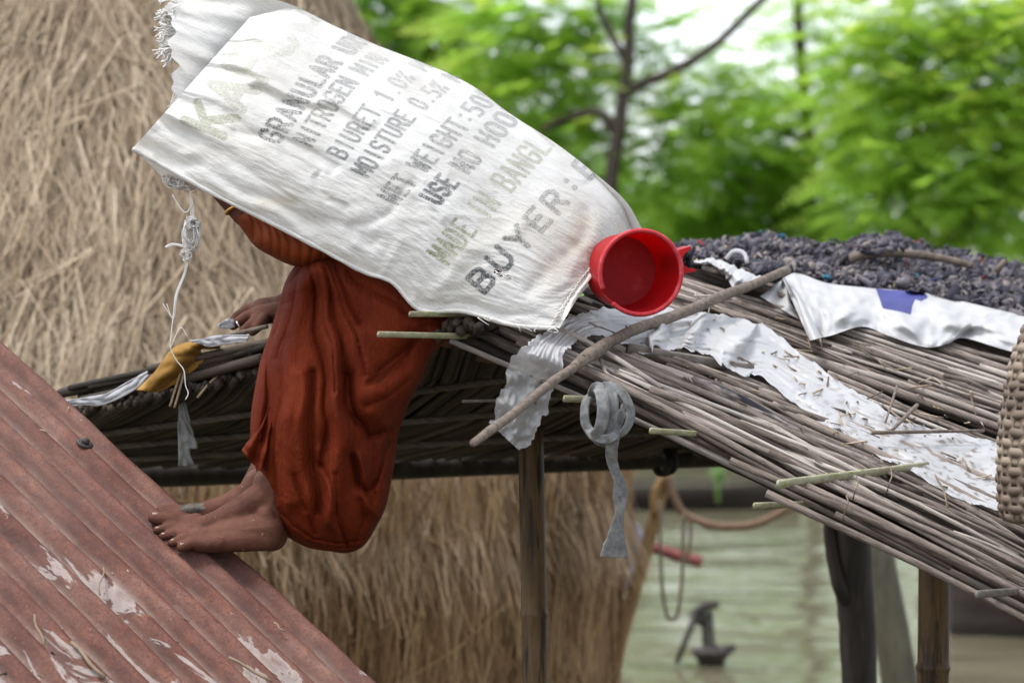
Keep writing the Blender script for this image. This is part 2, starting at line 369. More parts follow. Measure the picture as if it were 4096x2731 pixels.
M['red_rim'] = surf('scuffed_red_rim', [(.3, (.36, .016, .024)), (.55, (.46, .035, .045)), (.75, (.52, .12, .13))], ns=60, det=5, rough=.5, bump=.3, bdist=.001)
M['red_base'] = surf('shaded_red_base', [(.3, (.27, .007, .011)), (.6, (.35, .014, .02)), (.85, (.42, .08, .085))], ns=24, det=6, rough=.6, bump=.2, bdist=.001)  # darker red paints the shade deep inside the mug, with pale scuffs
def mat_tin():
    m, nt, b = newmat('rusty_corrugated_iron')
    v = coords(nt)
    ph = nd(nt, 'Attribute', {'attribute_name': 'val'}).outputs['Fac']      # 1 in the valleys
    fl = nd(nt, 'Attribute', {'attribute_name': 'low'}).outputs['Fac']      # towards the eave
    aa = nd(nt, 'Attribute', {'attribute_name': 'ta'}).outputs['Fac']; bb = nd(nt, 'Attribute', {'attribute_name': 'tb'}).outputs['Fac']
    ab = nd(nt, 'CombineXYZ', X=mth(nt, 'MULTIPLY', aa, 2.4), Y=mth(nt, 'MULTIPLY', bb, 9.0)).outputs[0]
    n1 = nd(nt, 'TexNoise', Vector=ab, Scale=2.4, Detail=8, Roughness=.7).outputs['Fac']
    n2 = nd(nt, 'TexNoise', Vector=v, Scale=38, Detail=6, Roughness=.7).outputs['Fac']
    col = ramp(nt, n1, [(.32, (.055, .021, .015)), (.45, (.115, .042, .028)), (.58, (.175, .078, .053)), (.72, (.24, .14, .107))])
    col = mixc(nt, ramp(nt, n2, [(.35, .55), (.6, 0.0)]), col, (.085, .042, .040))
    col = mixc(nt, ramp(nt, n2, [(.60, 0.0), (.78, .6)]), col, (.26, .105, .042))
    n4 = nd(nt, 'TexNoise', Vector=mth_vec(nt, v, 2), Scale=220, Detail=3, Roughness=.7).outputs['Fac']
    col = mixc(nt, ramp(nt, n4, [(.36, .6), (.48, 0.0)]), col, (.045, .025, .025))
    col = mixc(nt, ramp(nt, n4, [(.64, 0.0), (.74, .5)]), col, (.33, .24, .20))
    va = nd(nt, 'TexNoise', Vector=mth_vec(nt, ab, 5), Scale=2.2, Detail=7, Roughness=.7).outputs['Fac']
    dust = mth(nt, 'MULTIPLY', mth(nt, 'POWER', ph, 4.5), ramp(nt, va, [(.42, .04), (.64, .8)]), True)
    grime = mth(nt, 'MULTIPLY', ramp(nt, ph, [(.35, 0.0), (.6, 1.0), (.85, .2)]), ramp(nt, va, [(.35, .65), (.6, .15)]))
    col = mixc(nt, grime, col, (.06, .03, .026))
    col = mixc(nt, dust, col, (.34, .28, .235))
    pz = nd(nt, 'TexNoise', Vector=mth_vec(nt, ab, 11), Scale=1.7, Detail=7, Roughness=.62, Distortion=.8).outputs['Fac']
    thr = mth(nt, 'ADD', pz, mth(nt, 'MULTIPLY', fl, .15))
    patch = ramp(nt, thr, [(.655, 0.0), (.672, .55), (.71, .4), (.78, .1)])
    col = mixc(nt, patch, col, (.47, .43, .40))
    haze = nd(nt, 'TexNoise', Vector=mth_vec(nt, v, 19), Scale=3, Detail=6).outputs['Fac']
    col = mixc(nt, ramp(nt, haze, [(.5, 0.0), (.78, .22)]), col, (.23, .165, .14))
    nt.links.new(col, b.inputs['Base Color']); b.inputs['Roughness'].default_value = .72; b.inputs['Specular IOR Level'].default_value = .2
    bp = nd(nt, 'Bump', Strength=.6, Distance=.004, Height=mth(nt, 'ADD', n2, patch)); nt.links.new(bp.outputs[0], b.inputs['Normal'])
    return m
M['tin'] = mat_tin()

def mat_water():
    m, nt, b = newmat('muddy_water')
    v = coords(nt)
    n0 = nd(nt, 'TexNoise', Vector=v, Scale=.6, Detail=3).outputs['Fac']
    nt.links.new(ramp(nt, n0, [(.3, (.115, .104, .064)), (.7, (.16, .145, .094))]), b.inputs['Base Color'])
    b.inputs['Roughness'].default_value = .11; b.inputs['IOR'].default_value = 1.33; b.inputs['Specular IOR Level'].default_value = .32
    mp = nd(nt, 'Mapping', Vector=v, Scale=(1.0, 1.6, 1)).outputs[0]
    n1 = nd(nt, 'TexNoise', Vector=mp, Scale=1.1, Detail=2, Roughness=.4, Distortion=.8).outputs['Fac']
    n2 = nd(nt, 'TexNoise', Vector=v, Scale=.7, Detail=1).outputs['Fac']
    bp = nd(nt, 'Bump', Strength=.5, Distance=.13, Height=mth(nt, 'ADD', mth(nt, 'MULTIPLY', n1, .5), n2)); nt.links.new(bp.outputs[0], b.inputs['Normal'])
    return m
M['water'] = mat_water()
M['soil'] = surf('river_mud', [(.3, (.07, .06, .035)), (.6, (.12, .105, .06)), (.85, (.14, .15, .06))], ns=1.5, bump=.6, bdist=.05)
def mat_ragheap():
    m, nt, b = newmat('shredded_rag')
    a = nd(nt, 'Attribute', {'attribute_name': 'rnd'}).outputs['Fac']
    col = ramp(nt, a, [(0, (.035, .034, .045)), (.25, (.085, .08, .095)), (.55, (.16, .145, .155)), (.72, (.22, .19, .175)), (.86, (.045, .055, .14)), (.9, (.22, .035, .03)), (.93, (.05, .17, .24)), (.96, (.42, .33, .16)), (1, (.5, .47, .44))], 'CONSTANT')
    n1 = nd(nt, 'TexNoise', Vector=coords(nt), Scale=90, Detail=3).outputs['Fac']
    col = mixc(nt, ramp(nt, n1, [(.35, .4), (.6, 0.0)]), col, (.04, .038, .045))
    nt.links.new(col, b.inputs['Base Color']); b.inputs['Roughness'].default_value = .95; b.inputs['Specular IOR Level'].default_value = .1
    bp = nd(nt, 'Bump', Strength=.8, Distance=.005, Height=n1); nt.links.new(bp.outputs[0], b.inputs['Normal'])
    return m
M['ragheap'] = mat_ragheap()
M['weave'] = surf('woven_cane', [(.2, (.085, .060, .045)), (.5, (.185, .142, .108)), (.8, (.29, .235, .175))], scale=(6, 6, 30), ns=3, rnd=.5, rough=.6, bump=.3, spots=[(5, .68, .06, (.17, .10, .06))])
M['straw'] = surf('loose_straw', [(.2, (.12, .09, .06)), (.6, (.38, .29, .19)), (.9, (.55, .45, .32))], ns=30, rnd=.8, bump=0)

# ------------------------------------------------------------------ setting: ground, water
def sg(t): return .5 + .5 * math.tanh(t / 2)
def build_ground():
    xs = np.concatenate([np.linspace(-300, -14, 14), np.linspace(-12, 14, 66), np.linspace(16, 300, 14)])
    ys = np.concatenate([np.linspace(-60, -2, 8), np.linspace(0, 40, 80), np.linspace(44, 600, 22)])
    V = []
    for x in xs:
        for y in ys:
            land = sg((8.6 - y) / .25) if x > .35 else sg((14 - y) / .6)
            bank = sg((y - 25.6) / .35)
            h = -0.8 + 1.0 * land + bank * (1.25 + .25 * nz(x * .3, y * .3)) + .06 * nz(x, y) + min(max(y - 30, 0), 300) * .01
            V.append((x, y, h))
    mk('ground', V, gridF(len(xs), len(ys)), M['soil'], kind='structure')
    V = []; xs = np.linspace(-120, 120, 30); ys = np.linspace(-40, 30, 30)
    mk('water', [(x, y, 0) for x in xs for y in ys], gridF(30, 30), M['water'], kind='structure')
build_ground()

# ------------------------------------------------------------------ trees across the water
def frond(rng, p, d, up, L, wd):
    """pinnate frond: thin rachis with paired leaflets"""
    V = []; F = []
    side = d.cross(up).normalized(); n = 11
    for i in range(n):
        t = (i + 1) / n; c = p + d * (L * t) - up * (L * .25 * t * t)
        ll = L * .24 * math.sin(math.pi * (.18 + .78 * t)) * rng.uniform(.8, 1.15)
        for s in (-1, 1):
            e = (side * s * .9 + d * .45 + up * rng.uniform(-.25, .1)).normalized()
            q = d * (wd * .5)
            k = len(V)
            V += [c - q, c + e * ll * .55 - q * 1.2, c + e * ll, c + e * ll * .5 + q * 1.3 , c + q]
            F.append((k, k + 1, k + 2, k + 3, k + 4))
    return V, F
def crown(clumps, d, seed, dens=1.0, L=(.42, .75)):
    rng = random.Random(seed); g = G()
    for (px, py, pr, *o) in clumps:
        c = W(px, py, d); r = R(pr, d); br = (o[0] if o else .55)
        dz = o[1] if len(o) > 1 else 0
        n = int(dens * 215 * (r / .65) ** 2)
        for _ in range(n):
            v = Vector((rng.gauss(0, 1), rng.gauss(0, 1), rng.gauss(0, 1))).normalized() * (r * rng.uniform(.25, 1.0) ** .6)
            v.x *= 1.15; v.z *= .85
            p = c + v + Vector((0, dz, 0))
            if p.z < .75: continue
            a = rng.uniform(0, 2 * math.pi)
            dd = (Vector((math.cos(a), math.sin(a), rng.uniform(-.35, .3))) + v.normalized() * .5).normalized()
            up = (Vector((rng.uniform(-.55, .55), rng.uniform(-.9, .1), 1))).normalized()
            up = (up - dd * up.dot(dd)).normalized()
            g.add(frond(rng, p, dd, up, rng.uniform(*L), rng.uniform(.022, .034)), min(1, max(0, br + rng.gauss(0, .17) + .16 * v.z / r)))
    return g
def tree(label, d, limbs, clumps, seed, base_px, group='feathery green trees across the water', dens=1.0):
    b = W(base_px, 1365.5, d); b.z = .45 if d > 25 else .2
    t = empty('feathery_tree', b, label, 'tree', group)
    g = G()
    for pts, r0, r1 in limbs:
        P = cr([W(x, y, d + dz) for x, y, dz in pts], 14)
        n = len(P); P = [p + Vector((nz(p.x * 3, p.z * 3, seed) * .03, 0, 0)) for p in P]
        g.add(tube(P, [lerp(R(r0, d), R(r1, d), i / (n - 1)) for i in range(n)], 8))
    g.mk('trunk', M['bark'], t)
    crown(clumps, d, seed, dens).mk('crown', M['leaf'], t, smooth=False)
    return t
tree('feathery tree with dark leaning trunk and bare branch rising right', 26.2,
     [([(2390, 1790, -.6), (2430, 900, -.6), (2455, 640, -.6), (2490, 400, -.6), (2515, 180, -.6), (2545, -250, -.6)], 34, 20),
      ([(2490, 385, -.6), (2580, 330, -.62), (2660, 300, -.64), (2850, 190, -.66), (3060, -10, -.7), (3240, -190, -.7)], 24, 14),
      ([(2460, 520, -.6), (2390, 450, -.6), (2280, 470, -.6), (2160, 520, -.6)], 24, 14),
      ([(2500, 240, -.6), (2430, 110, -.6), (2390, -20, -.6), (2370, -220, -.6)], 17, 9)],
     [(2010, 190, 190, .62), (2250, 260, 190, .66), (2080, 420, 200, .55), (2330, 330, 130, .7), (2280, 600, 150, .45), (2650, 480, 130, .6), (2700, 620, 170, .5), (2640, 150, 70, .35), (2300, 40, 150, .5), (2100, 20, 150, .45), (2560, 760, 120, .45), (2460, 10, 70, .4), (2900, 420, 120, .55), (2720, 60, 45, .45), (2870, 330, 70, .5), (2760, 330, 60, .5), (2660, 220, 55, .5), (2800, 190, 45, .45), (2950, 250, 75, .5), (3060, 340, 70, .5), (2905, 110, 32, .45), (2600, 90, 50, .4)], 11, 2390)
tree('feathery tree with thin upright trunk, second from the right', 27.4,
     [([(3260, 1790, 0), (3245, 800, 0), (3215, 420, 0), (3195, 100, 0), (3180, -300, 0)], 32, 18),
      ([(3230, 600, 0), (3120, 500, -.2), (3020, 470, -.2)], 14, 8), ([(3220, 450, 0), (3330, 330, .2), (3420, 250, .2)], 14, 7)],
     [(2980, 560, 180, .6), (3180, 520, 170, .62), (3000, 760, 220, .45), (3260, 760, 230, .45), (2790, 800, 180, .42), (3130, 190, 70, .4), (3260, 40, 110, .5), (3330, 200, 90, .55), (3340, 420, 130, .6), (2850, 960, 180, .35), (3150, 960, 190, .38), (3020, 330, 55, .4)], 12, 3260)
tree('bright green feathery tree with slanting branch, rightmost over the rag heap', 24.8,
     [([(3700, 1790, 0), (3715, 1150, 0), (3760, 1000, 0), (3870, 880, 0), (3990, 720, 0), (4090, 560, 0), (4230, 300, 0)], 34, 18),
      ([(3700, 1300, 0), (3640, 800, .3), (3660, 400, .3), (3620, -100, .3)], 22, 12)],
     [(3650, 250, 240, .68), (3920, 330, 260, .74), (3600, 520, 220, .6), (3900, 620, 230, .6), (3560, 80, 170, .6), (3850, 60, 220, .7), (4080, 140, 200, .76), (3680, 780, 220, .5), (4040, 830, 170, .5), (3450, 330, 140, .6), (3480, 650, 150, .5), (4150, 500, 200, .65), (3500, 900, 170, .4), (3850, 900, 130, .4), (4300, 300, 260, .65), (4300, 700, 240, .6)], 13, 3700)
tree('shaded feathery tree behind the sack ridge with yellow leaf tips', 28.6,
     [([(1760, 1790, 0), (1780, 900, 0), (1720, 400, 0), (1700, -200, 0)], 36, 20), ([(1740, 500, 0), (1900, 300, 0), (2020, 200, 0)], 16, 9)],
     [(1480, 60, 150, .4), (1640, 120, 160, .5), (1820, 160, 160, .55), (1800, 330, 170, .45), (1950, 330, 120, .6), (1560, 300, 200, .4), (1900, 40, 150, .5), (1700, -60, 160, .45), (2050, 560, 200, .4), (2250, 760, 180, .4), (1420, -80, 160, .4), (2600, 900, 170, .38), (2450, 880, 150, .36)], 14, 1760)
def far_wood():
    rng = random.Random(5); g = G()
    for _ in range(12000):
        x = rng.uniform(-9, 13); px = x / (K * 42) + 2048
        top = 4.1 + 1.3 * nz(x * .5, 3) + (1.6 if px > 3330 else 0) + (1.2 if px < 2350 else 0)
        z = .7 + (top - .7) * rng.random() ** .8; y = 42 + rng.uniform(-2, 5)
        c = Vector((x, y, z)); a = Vector((rng.gauss(0, 1), rng.gauss(0, 1), rng.gauss(0, .6))).normalized(); b = a.orthogonal().normalized()
        l = rng.uniform(.14, .34); wd = l * rng.uniform(.3, .5)
        g.add(([c, c + a * l * .5 + b * wd, c + a * l, c + a * l * .5 - b * wd], [(0, 1, 2, 3)]), min(1, max(0, .45 + rng.gauss(0, .2) + .3 * nz(x, z, 2))))
    # trunks and a dark thicket floor inside the wood
    for _ in range(40):
        x = rng.uniform(-9, 13); y = rng.uniform(43, 47)
        g.add(tube([Vector((x, y, .3)), Vector((x + rng.uniform(-.3, .3), y, 2.2)), Vector((x + rng.uniform(-.6, .6), y, 4.2))], [.09, .07, .03], 6), 0.0)
    g.mk('far_wood', M['leaf_far'], None, smooth=False, label='dark far-off wood behind the feathery trees', cat='wood', kind='stuff')
far_wood()

# ------------------------------------------------------------------ haystack
def haystack():
    rng = random.Random(3)
    cx, cy = W(300, 0, 9.2).x, 9.2
    prof = [(0, 1.86), (.5, 1.88), (.98, 1.93), (1.3, 1.80), (2.0, 1.36), (2.78, .88), (3.5, .45), (4.1, .12), (4.24, .02)]
    def rad_at(z):
        for (z0, r0), (z1, r1) in zip(prof[:-1], prof[1:]):
            if z <= z1: return lerp(r0, r1, (z - z0) / (z1 - z0)), (r1 - r0) / (z1 - z0)
        return .02, -1
    V = []; F = []; na, nh = 72, 34
    for i in range(na):
        for j in range(nh):
            z = .05 + 4.17 * j / (nh - 1); r, _ = rad_at(z); a = 2 * math.pi * i / na
            r = r - .05 + .05 * nz(math.cos(a) * 3, math.sin(a) * 3, z * 2)
            V.append((cx + r * math.cos(a), cy + r * math.sin(a), z))
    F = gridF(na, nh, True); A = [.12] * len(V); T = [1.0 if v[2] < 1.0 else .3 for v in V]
    def strand(a, z, L, wd, ang, lift):
        r, sl = rad_at(z)
        rr = r + .035 * nz(math.cos(a) * 4, math.sin(a) * 4, z * 3)
        n = Vector((math.cos(a), math.sin(a), -sl * .8)).normalized(); tng = Vector((-math.sin(a), math.cos(a), 0)); dn = n.cross(tng).normalized()
        if dn.z > 0: dn = -dn
        p = Vector((cx + rr * math.cos(a), cy + rr * math.sin(a), z)) + n * lift
        d = (dn * math.cos(ang) + tng * math.sin(ang)).normalized(); s = n.cross(d).normalized()
        k = len(V); bend = rng.uniform(-.25, .25) * L
        s = (s + n * rng.uniform(-.6, .6)).normalized()
        for t in (0, .5, 1):
            q = p + d * (L * (t - .5)) + s * (bend * (t - .5) ** 2) + n * (rng.uniform(0, .035) if t != .5 else .012)
            ww = wd * (1 if t != 1 else .5)
            V.append(tuple(q - s * ww)); V.append(tuple(q + s * ww))
        F.append((k, k + 1, k + 3, k + 2)); F.append((k + 2, k + 3, k + 5, k + 4))
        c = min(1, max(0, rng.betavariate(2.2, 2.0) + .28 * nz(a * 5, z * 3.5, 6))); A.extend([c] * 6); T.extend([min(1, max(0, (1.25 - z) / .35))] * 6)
    for k in range(76000):
        front = k < 68000
        a = rng.uniform(math.pi + .05, 2 * math.pi + .35) if front else rng.uniform(.3, math.pi)
        z = rng.random()
        z = .1 + 1.0 * (z / .33) if z < .33 else 1.05 + 3.1 * (1 - math.sqrt(1 - (z - .33) / .67 * .97))
        low = z < 1.05
        # wisps follow swirling mats
        sw = .75 * nz(a * 2.6, z * 1.6, 9) if not low else .18 * nz(a * 4, z * 2, 9)
        strand(a, z, rng.uniform(.22, .75), rng.choice([.0011, .0015, .002, .003]) * rng.uniform(.8, 1.3), sw + rng.gauss(0, .24 if not low else .12) + (rng.gauss(0, .6) if rng.random() < .12 else 0), rng.uniform(-.02, .06) + .035 * nz(a * 5, z * 4, 2))
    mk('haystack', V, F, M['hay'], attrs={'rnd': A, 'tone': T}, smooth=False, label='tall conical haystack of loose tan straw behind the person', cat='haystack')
haystack()

# ------------------------------------------------------------------ stick-thatched shelter
A_, B_, C_, D_ = W(1850, 1300, 4.42), W(4400, 2520, 4.15), W(4900, 1750, 5.1), W(2780, 1085, 5.4)
def Q(u, v): return (A_ * (1 - u) + B_ * u) * (1 - v) + (D_ * (1 - u) + C_ * u) * v
RN = (B_ - A_).cross(D_ - A_).normalized()
if RN.z < 0: RN = -RN
def roof_uv(px, py, h=0.0):
    u, v = .4, .3
    for _ in range(25):
        def f(u, v):
            p = Q(u, v) + RN * h; return p.x / (K * p.y) + 2048 - px, 1365.5 - (p.z - CAMZ) / (K * p.y) - py
        a = f(u, v); e = 1e-4; bu = f(u + e, v); bv = f(u, v + e)
        J = np.array([[(bu[0] - a[0]) / e, (bv[0] - a[0]) / e], [(bu[1] - a[1]) / e, (bv[1] - a[1]) / e]])
        try: s = np.linalg.solve(J, -np.array(a))
        except Exception: break
        s = np.clip(s, -.5, .5); u += s[0]; v += s[1]
    return u, v
def roof_d(px, py, h=0.0):
    u, v = roof_uv(px, py, h); v = min(max(v, -.1), 1.35); return (Q(u, v) + RN * h).y
def on_roof(px, py, h=.0):
    return W(px, py, roof_d(px, py, h))
E_, G_, H_ = W(215, 1652, 5.0), W(350, 1842, 5.7), W(2990, 1790, 5.95)
def Q2(s, t): return (E_ * (1 - s) + A_ * s) * (1 - t) + (G_ * (1 - s) + H_ * s) * t
shelter = empty('stick_shelter', W(2120, 1365, 4.9) * 1.0 - Vector((0, 0, W(2120, 1365, 4.9).z - .15)), 'low open shelter roofed with weathered sticks on bamboo posts', 'shelter')
def build_shelter():
    rng = random.Random(21); random.seed(4)
    g = G()
    def stick(u0, v0, u1, v1, r, h0, h1, c, mat_g=g, seg=7, bow=.01):
        n = 7; P = []
        for i in range(n):
            t = i / (n - 1); u = lerp(u0, u1, t); v = lerp(v0, v1, t)
            P.append(Q(u, v) + RN * (lerp(h0, h1, t) + bow * math.sin(math.pi * t) * (1 if c > .5 else -.4)) )
        k = rng.random() * 9
        P = [p + Vector((0, 0, .004 * nz(p.x * 6, k))) for p in P]
        mat_g.add(tube(P, [r * (1 - .25 * i / (n - 1)) * (1 + .1 * nz(i * .9, k)) for i in range(n)], seg), c)
    # lower bed, tinted darker as shade between the sticks, then upper layers
    for k in range(100):
        v = -.01 + 1.16 * k / 99 + rng.uniform(-.006, .006)
        st = rng.uniform(-.05, .05) + (.03 if v > .2 else 0); L = rng.uniform(1.0, 1.3)
        dv = rng.gauss(0, .02)
        stick(st, v, st + L, v + dv, rng.choice([.004, .005, .0062, .0072]) * rng.uniform(.85, 1.15), rng.uniform(0, .010), rng.uniform(0, .010), min(1, max(0, rng.gauss(.24, .2))))
    for k in range(120):
        v = .0 + 1.08 * rng.random()
        st = rng.choice([rng.uniform(-.02, .06), rng.uniform(.02, .55)]); L = rng.uniform(.45, 1.1)
        h = rng.uniform(.008, .022)
        stick(st, v, min(st + L, 1.25), v + rng.gauss(0, .06), rng.choice([.004, .005, .006, .0075, .009]) * rng.uniform(.85, 1.1), h, h + rng.uniform(-.006, .01), min(1, max(0, rng.gauss(.60, .26))))
    ge = G()
    for k in range(45):
        u, v = rng.uniform(.02, .9), rng.uniform(.0, .75); p = Q(u, v) + RN * rng.uniform(.020, .030); d = (B_ - A_).normalized() * rng.choice([-1, 1]); r = rng.uniform(.003, .006)
        L = rng.uniform(.03, .16)
        ge.add(tube([p, p + d * L * .5 + RN * rng.uniform(0, .012), p + d * L + RN * rng.uniform(-.004, .022) + (D_ - A_).normalized() * rng.uniform(-.04, .04)], [r, r * .9, r * .55], 6), rng.uniform(.5, 1))
    ge.mk('broken_stick_end', M['stick'], shelter, kind='stuff')
    g.mk('stick_thatch', M['stick'], shelter, label='thatch of long brown sticks laid down the near slope')
    # bundle of heavier sticks along the near rake
    g2 = G()
    rows = [((2640, 1545), (4250, 2290), 9.0, .030, .55), ((2420, 1480), (3500, 1960), 8, .030, .7), ((1990, 1330), (3200, 1760), 8.5, .026, .66), ((2050, 1405), (3900, 2215), 8, .020, .5),
            ((2250, 1400), (3960, 2100), 7.5, .028, .62), ((2300, 1500), (4150, 2350), 7.5, .018, .4), ((2830, 1590), (4100, 2190), 8, .032, .68), ((3060, 1690), (4200, 2240), 8, .034, .72),
            ((2370, 1385), (3500, 1850), 8.5, .032, .6), ((2540, 1480), (3350, 1720), 9.5, .034, .5), ((3050, 2010), (4300, 2620), 8, .016, .6), ((2900, 1890), (4250, 2500), 7.5, .022, .55),
            ((3200, 2000), (4350, 2590), 8, .026, .64), ((3360, 2040), (4350, 2520), 7, .03, .7), ((3050, 1870), (4300, 2440), 7, .028, .45), ((3500, 2000), (4300, 2350), 7, .03, .6), ((3650, 1890), (4100, 2080), 6, .02, .7)]
    for (a, b, r, h, c) in rows:
        u0, v0 = roof_uv(*a); u1, v1 = roof_uv(*b)
        stick(u0, v0, u1, v1, r * .00082, h, h, c, g2, 8, .006)
    for k in range(60):   # shorter, splayed and broken sticks along the near edge
        x = rng.uniform(2000, 3900); y = 1290 + (x - 1850) * .474 - rng.uniform(10, 170); L = rng.uniform(250, 900); sl = rng.gauss(.44, .05)
        u0, v0 = roof_uv(x, y); u1, v1 = roof_uv(x + L, y + sl * L); h = rng.uniform(.014, .034)
        stick(u0, v0, u1, v1, rng.choice([.003, .0045, .006, .0072]), h, h + rng.uniform(-.006, .004), min(1, max(0, rng.gauss(.62, .28))), g2, 7, .008)
    g2.mk('stick_thatch', M['stick'], shelter, label='heavier sticks bundled along the near edge')
    g3 = G(); u0, v0 = roof_uv(2735, 1600); u1, v1 = roof_uv(3560, 1985)
    P = [Q(lerp(u0, u1, t), lerp(v0, v1, t)) + RN * (.036 + .004 * math.sin(t * 9)) for t in np.linspace(0, 1, 14)]
    g3.add(tube(P, [.0125 * (.55 + .5 * math.sin(math.pi * min(1, .25 + t * 1.1))) for t in np.linspace(0, 1, 14)], 10, jit=.06)); g3.mk('charred_stick', M['char'], shelter, label='thick half-charred stick on the near edge')
    # back panel under the bed, near black to stand in for shade in the gaps
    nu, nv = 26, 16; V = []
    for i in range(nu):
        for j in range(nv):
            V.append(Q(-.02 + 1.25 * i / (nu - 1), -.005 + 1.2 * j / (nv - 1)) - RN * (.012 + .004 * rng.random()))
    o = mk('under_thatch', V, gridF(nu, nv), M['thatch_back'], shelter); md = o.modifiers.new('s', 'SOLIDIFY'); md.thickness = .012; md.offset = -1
    # far slope: dark sticks seen from below
    g4 = G(); N2 = (A_ - E_).cross(G_ - E_).normalized(); N2 = -N2 if N2.z < 0 else N2
    def fstick(s0, t0, s1, t1, r, h, c):
        P = [Q2(lerp(s0, s1, k), lerp(t0, t1, k)) - N2 * h for k in np.linspace(0, 1, 5)]
        g4.add(tube(P, r, 6), c)
    SK = .85
    for k in range(230):
        s = -SK - .02 + (1.06 + SK) * k / 229 + rng.uniform(-.004, .004)
        t0, t1 = 1.0 + rng.uniform(-.03, .02), -.02; s0, s1 = s, s + SK
        if s0 < 0: t0 = 1 + s0 / SK; s0 = 0
        if s1 > 1.06: t1 = 1.0 - (1.06 - s) / SK; s1 = 1.06
        if t0 <= t1 + .02: continue
        fstick(s0, t0, s1, t1, rng.uniform(.006, .010), rng.uniform(0, .018), min(1, max(0, rng.gauss(.4, .2))))
    for k in range(26):   # sticks along the far rake edge
        j = rng.uniform(-.05, .05)
        fstick(rng.uniform(-.03, .3), rng.uniform(-.03, .06), rng.uniform(.5, 1), rng.uniform(-.05, .05), rng.uniform(.006, .010), rng.uniform(-.045, .005), min(1, max(0, rng.gauss(.55, .2))))
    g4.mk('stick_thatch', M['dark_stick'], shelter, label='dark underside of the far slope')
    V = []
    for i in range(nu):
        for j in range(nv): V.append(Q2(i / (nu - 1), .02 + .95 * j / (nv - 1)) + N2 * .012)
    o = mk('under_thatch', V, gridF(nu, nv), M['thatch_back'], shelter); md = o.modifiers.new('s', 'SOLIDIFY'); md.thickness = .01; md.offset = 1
    # battens and rakes
    def slat(p0, p1, wd, th, mat, c=.5, tw=0.0, bend=0):
        P = [p0.lerp(p1, k) + Vector((0, 0, bend * math.sin(math.pi * k))) for k in np.linspace(0, 1, 8)]
        g = G(); g.add(tube(P, [wd * (1 + .08 * nz(k * 2.1, p0.x * 7)) for k in range(8)], 8, flat=max(.45, th / wd), twist=[math.pi / 2 + tw + .25] * 8), c); return g.mk('batten', mat, shelter)
    for t in (.22, .45, .7):
        P0, P1 = Q2(.02, t), Q2(1.0, t); slat(P0 - N2 * .03, P1 - N2 * .03, .0065, .004, M['slat_dark'], .3)
    for (a, b, d0, d1, wp, mt) in [((1512, 1337), (2010, 1348), 4.22, 4.50, 13, 'slat'), ((1638, 1256), (1990, 1258), 4.30, 4.5, 12, 'slat'),
                               ((1848, 1605), (2420, 1590), 4.50, 4.62, 7, 'slat_dark'), ((2255, 1594), (2575, 1606), 4.30, 4.40, 15, 'slat'), ((2600, 1722), (2990, 1748), 4.22, 4.38, 13, 'slat'),
                               ((3015, 2022), (3480, 2008), 4.16, 4.36, 14, 'slat'), ((3905, 2376), (4240, 2352), 4.02, 4.2, 17, 'slat_dark')]:
        slat(W(*a, d0), W(*b, d1), R(wp, d0), R(wp * .45, d0), M[mt], .5, 0)
    a, b = on_roof(3110, 1936, .045), on_roof(3710, 1862, .045); slat(a, b, R(19, 4.3), R(8, 4.3), M['slat'], .8)
    a, b = on_roof(2510, 1395, .040), on_roof(3010, 1478, .036); slat(a, b, R(22, 4.5), R(8, 4.5), M['slat_dark'], .7)
    for (a, b, d0, d1, wp) in [((1800, 1362), (3120, 1930), 4.40, 4.26, 12), ((1990, 1440), (2650, 1700), 4.42, 4.34, 10), ((2460, 1640), (3400, 2090), 4.33, 4.22, 12), ((2950, 1850), (3900, 2330), 4.28, 4.18, 13), ((3340, 2055), (4300, 2530), 4.22, 4.10, 14)]:
        slat(W(*a, d0), W(*b, d1), R(wp, d0), R(wp * .5, d0), M['slat_dark'], .5)
    # beam
    g = G(); P = cr([W(120, 1905, 5.75), W(700, 1893, 5.78), W(1500, 1872, 5.84), W(2300, 1842, 5.9), W(3020, 1822, 5.96), W(3500, 1810, 6.0)], 16)
    g.add(tube(P, [R(lerp(56, 40, i / 15), 5.8) for i in range(16)], 12, jit=.03)); g.mk('beam', M['wet_wood'], shelter)
    # posts
    def post(px, d, top, rp, lean=0, nodes=(), mt='bamboo'):
        g = G(); b = W(px, 1365, d); P = []; rr = []
        tz = W(px, top, d).z; zs = list(np.linspace(.0, tz, 24))
        for nzv in nodes:
            z = W(px, nzv, d).z; zs += [z - .012, z - .004, z, z + .006, z + .014]
        zs.sort()
        for z in zs:
            r = R(rp, d) * (1.03 - .05 * z / tz)
            for nzv in nodes:
                q = abs(z - W(px, nzv, d).z); r *= 1 + .11 * math.exp(-(q / .007) ** 2)
            P.append(Vector((b.x + lean * (tz - z), b.y, z))); rr.append(r)
        g.add(tube(P, rr, 14)); return g.mk('post', M[mt], shelter)
    post(2122, 4.95, 1700, 52, .02, (2455,)); post(3738, 5.0, 2150, 64, -.01, (2668, 2100))
    # lashing threads at the lower battens
    g = G()
    for (x, y, l) in [(3425, 1960, 60), (3560, 1935, 70), (3385, 2040, 60)]:
        P = cr([on_roof(x, y - l, .05), on_roof(x + 8, y - l / 2, .062), on_roof(x - 4, y, .06), on_roof(x - 14, y + 40, .03)], 10); g.add(tube(P, .0012, 5))
    P = cr([on_roof(3720, 1845, .03), on_roof(3745, 1910, .045), on_roof(3775, 1960, .045), on_roof(3790, 2030, .04)], 10); g.add(tube(P, .0018, 5))
    g.mk('lashing', M['string'], shelter)
build_shelter()

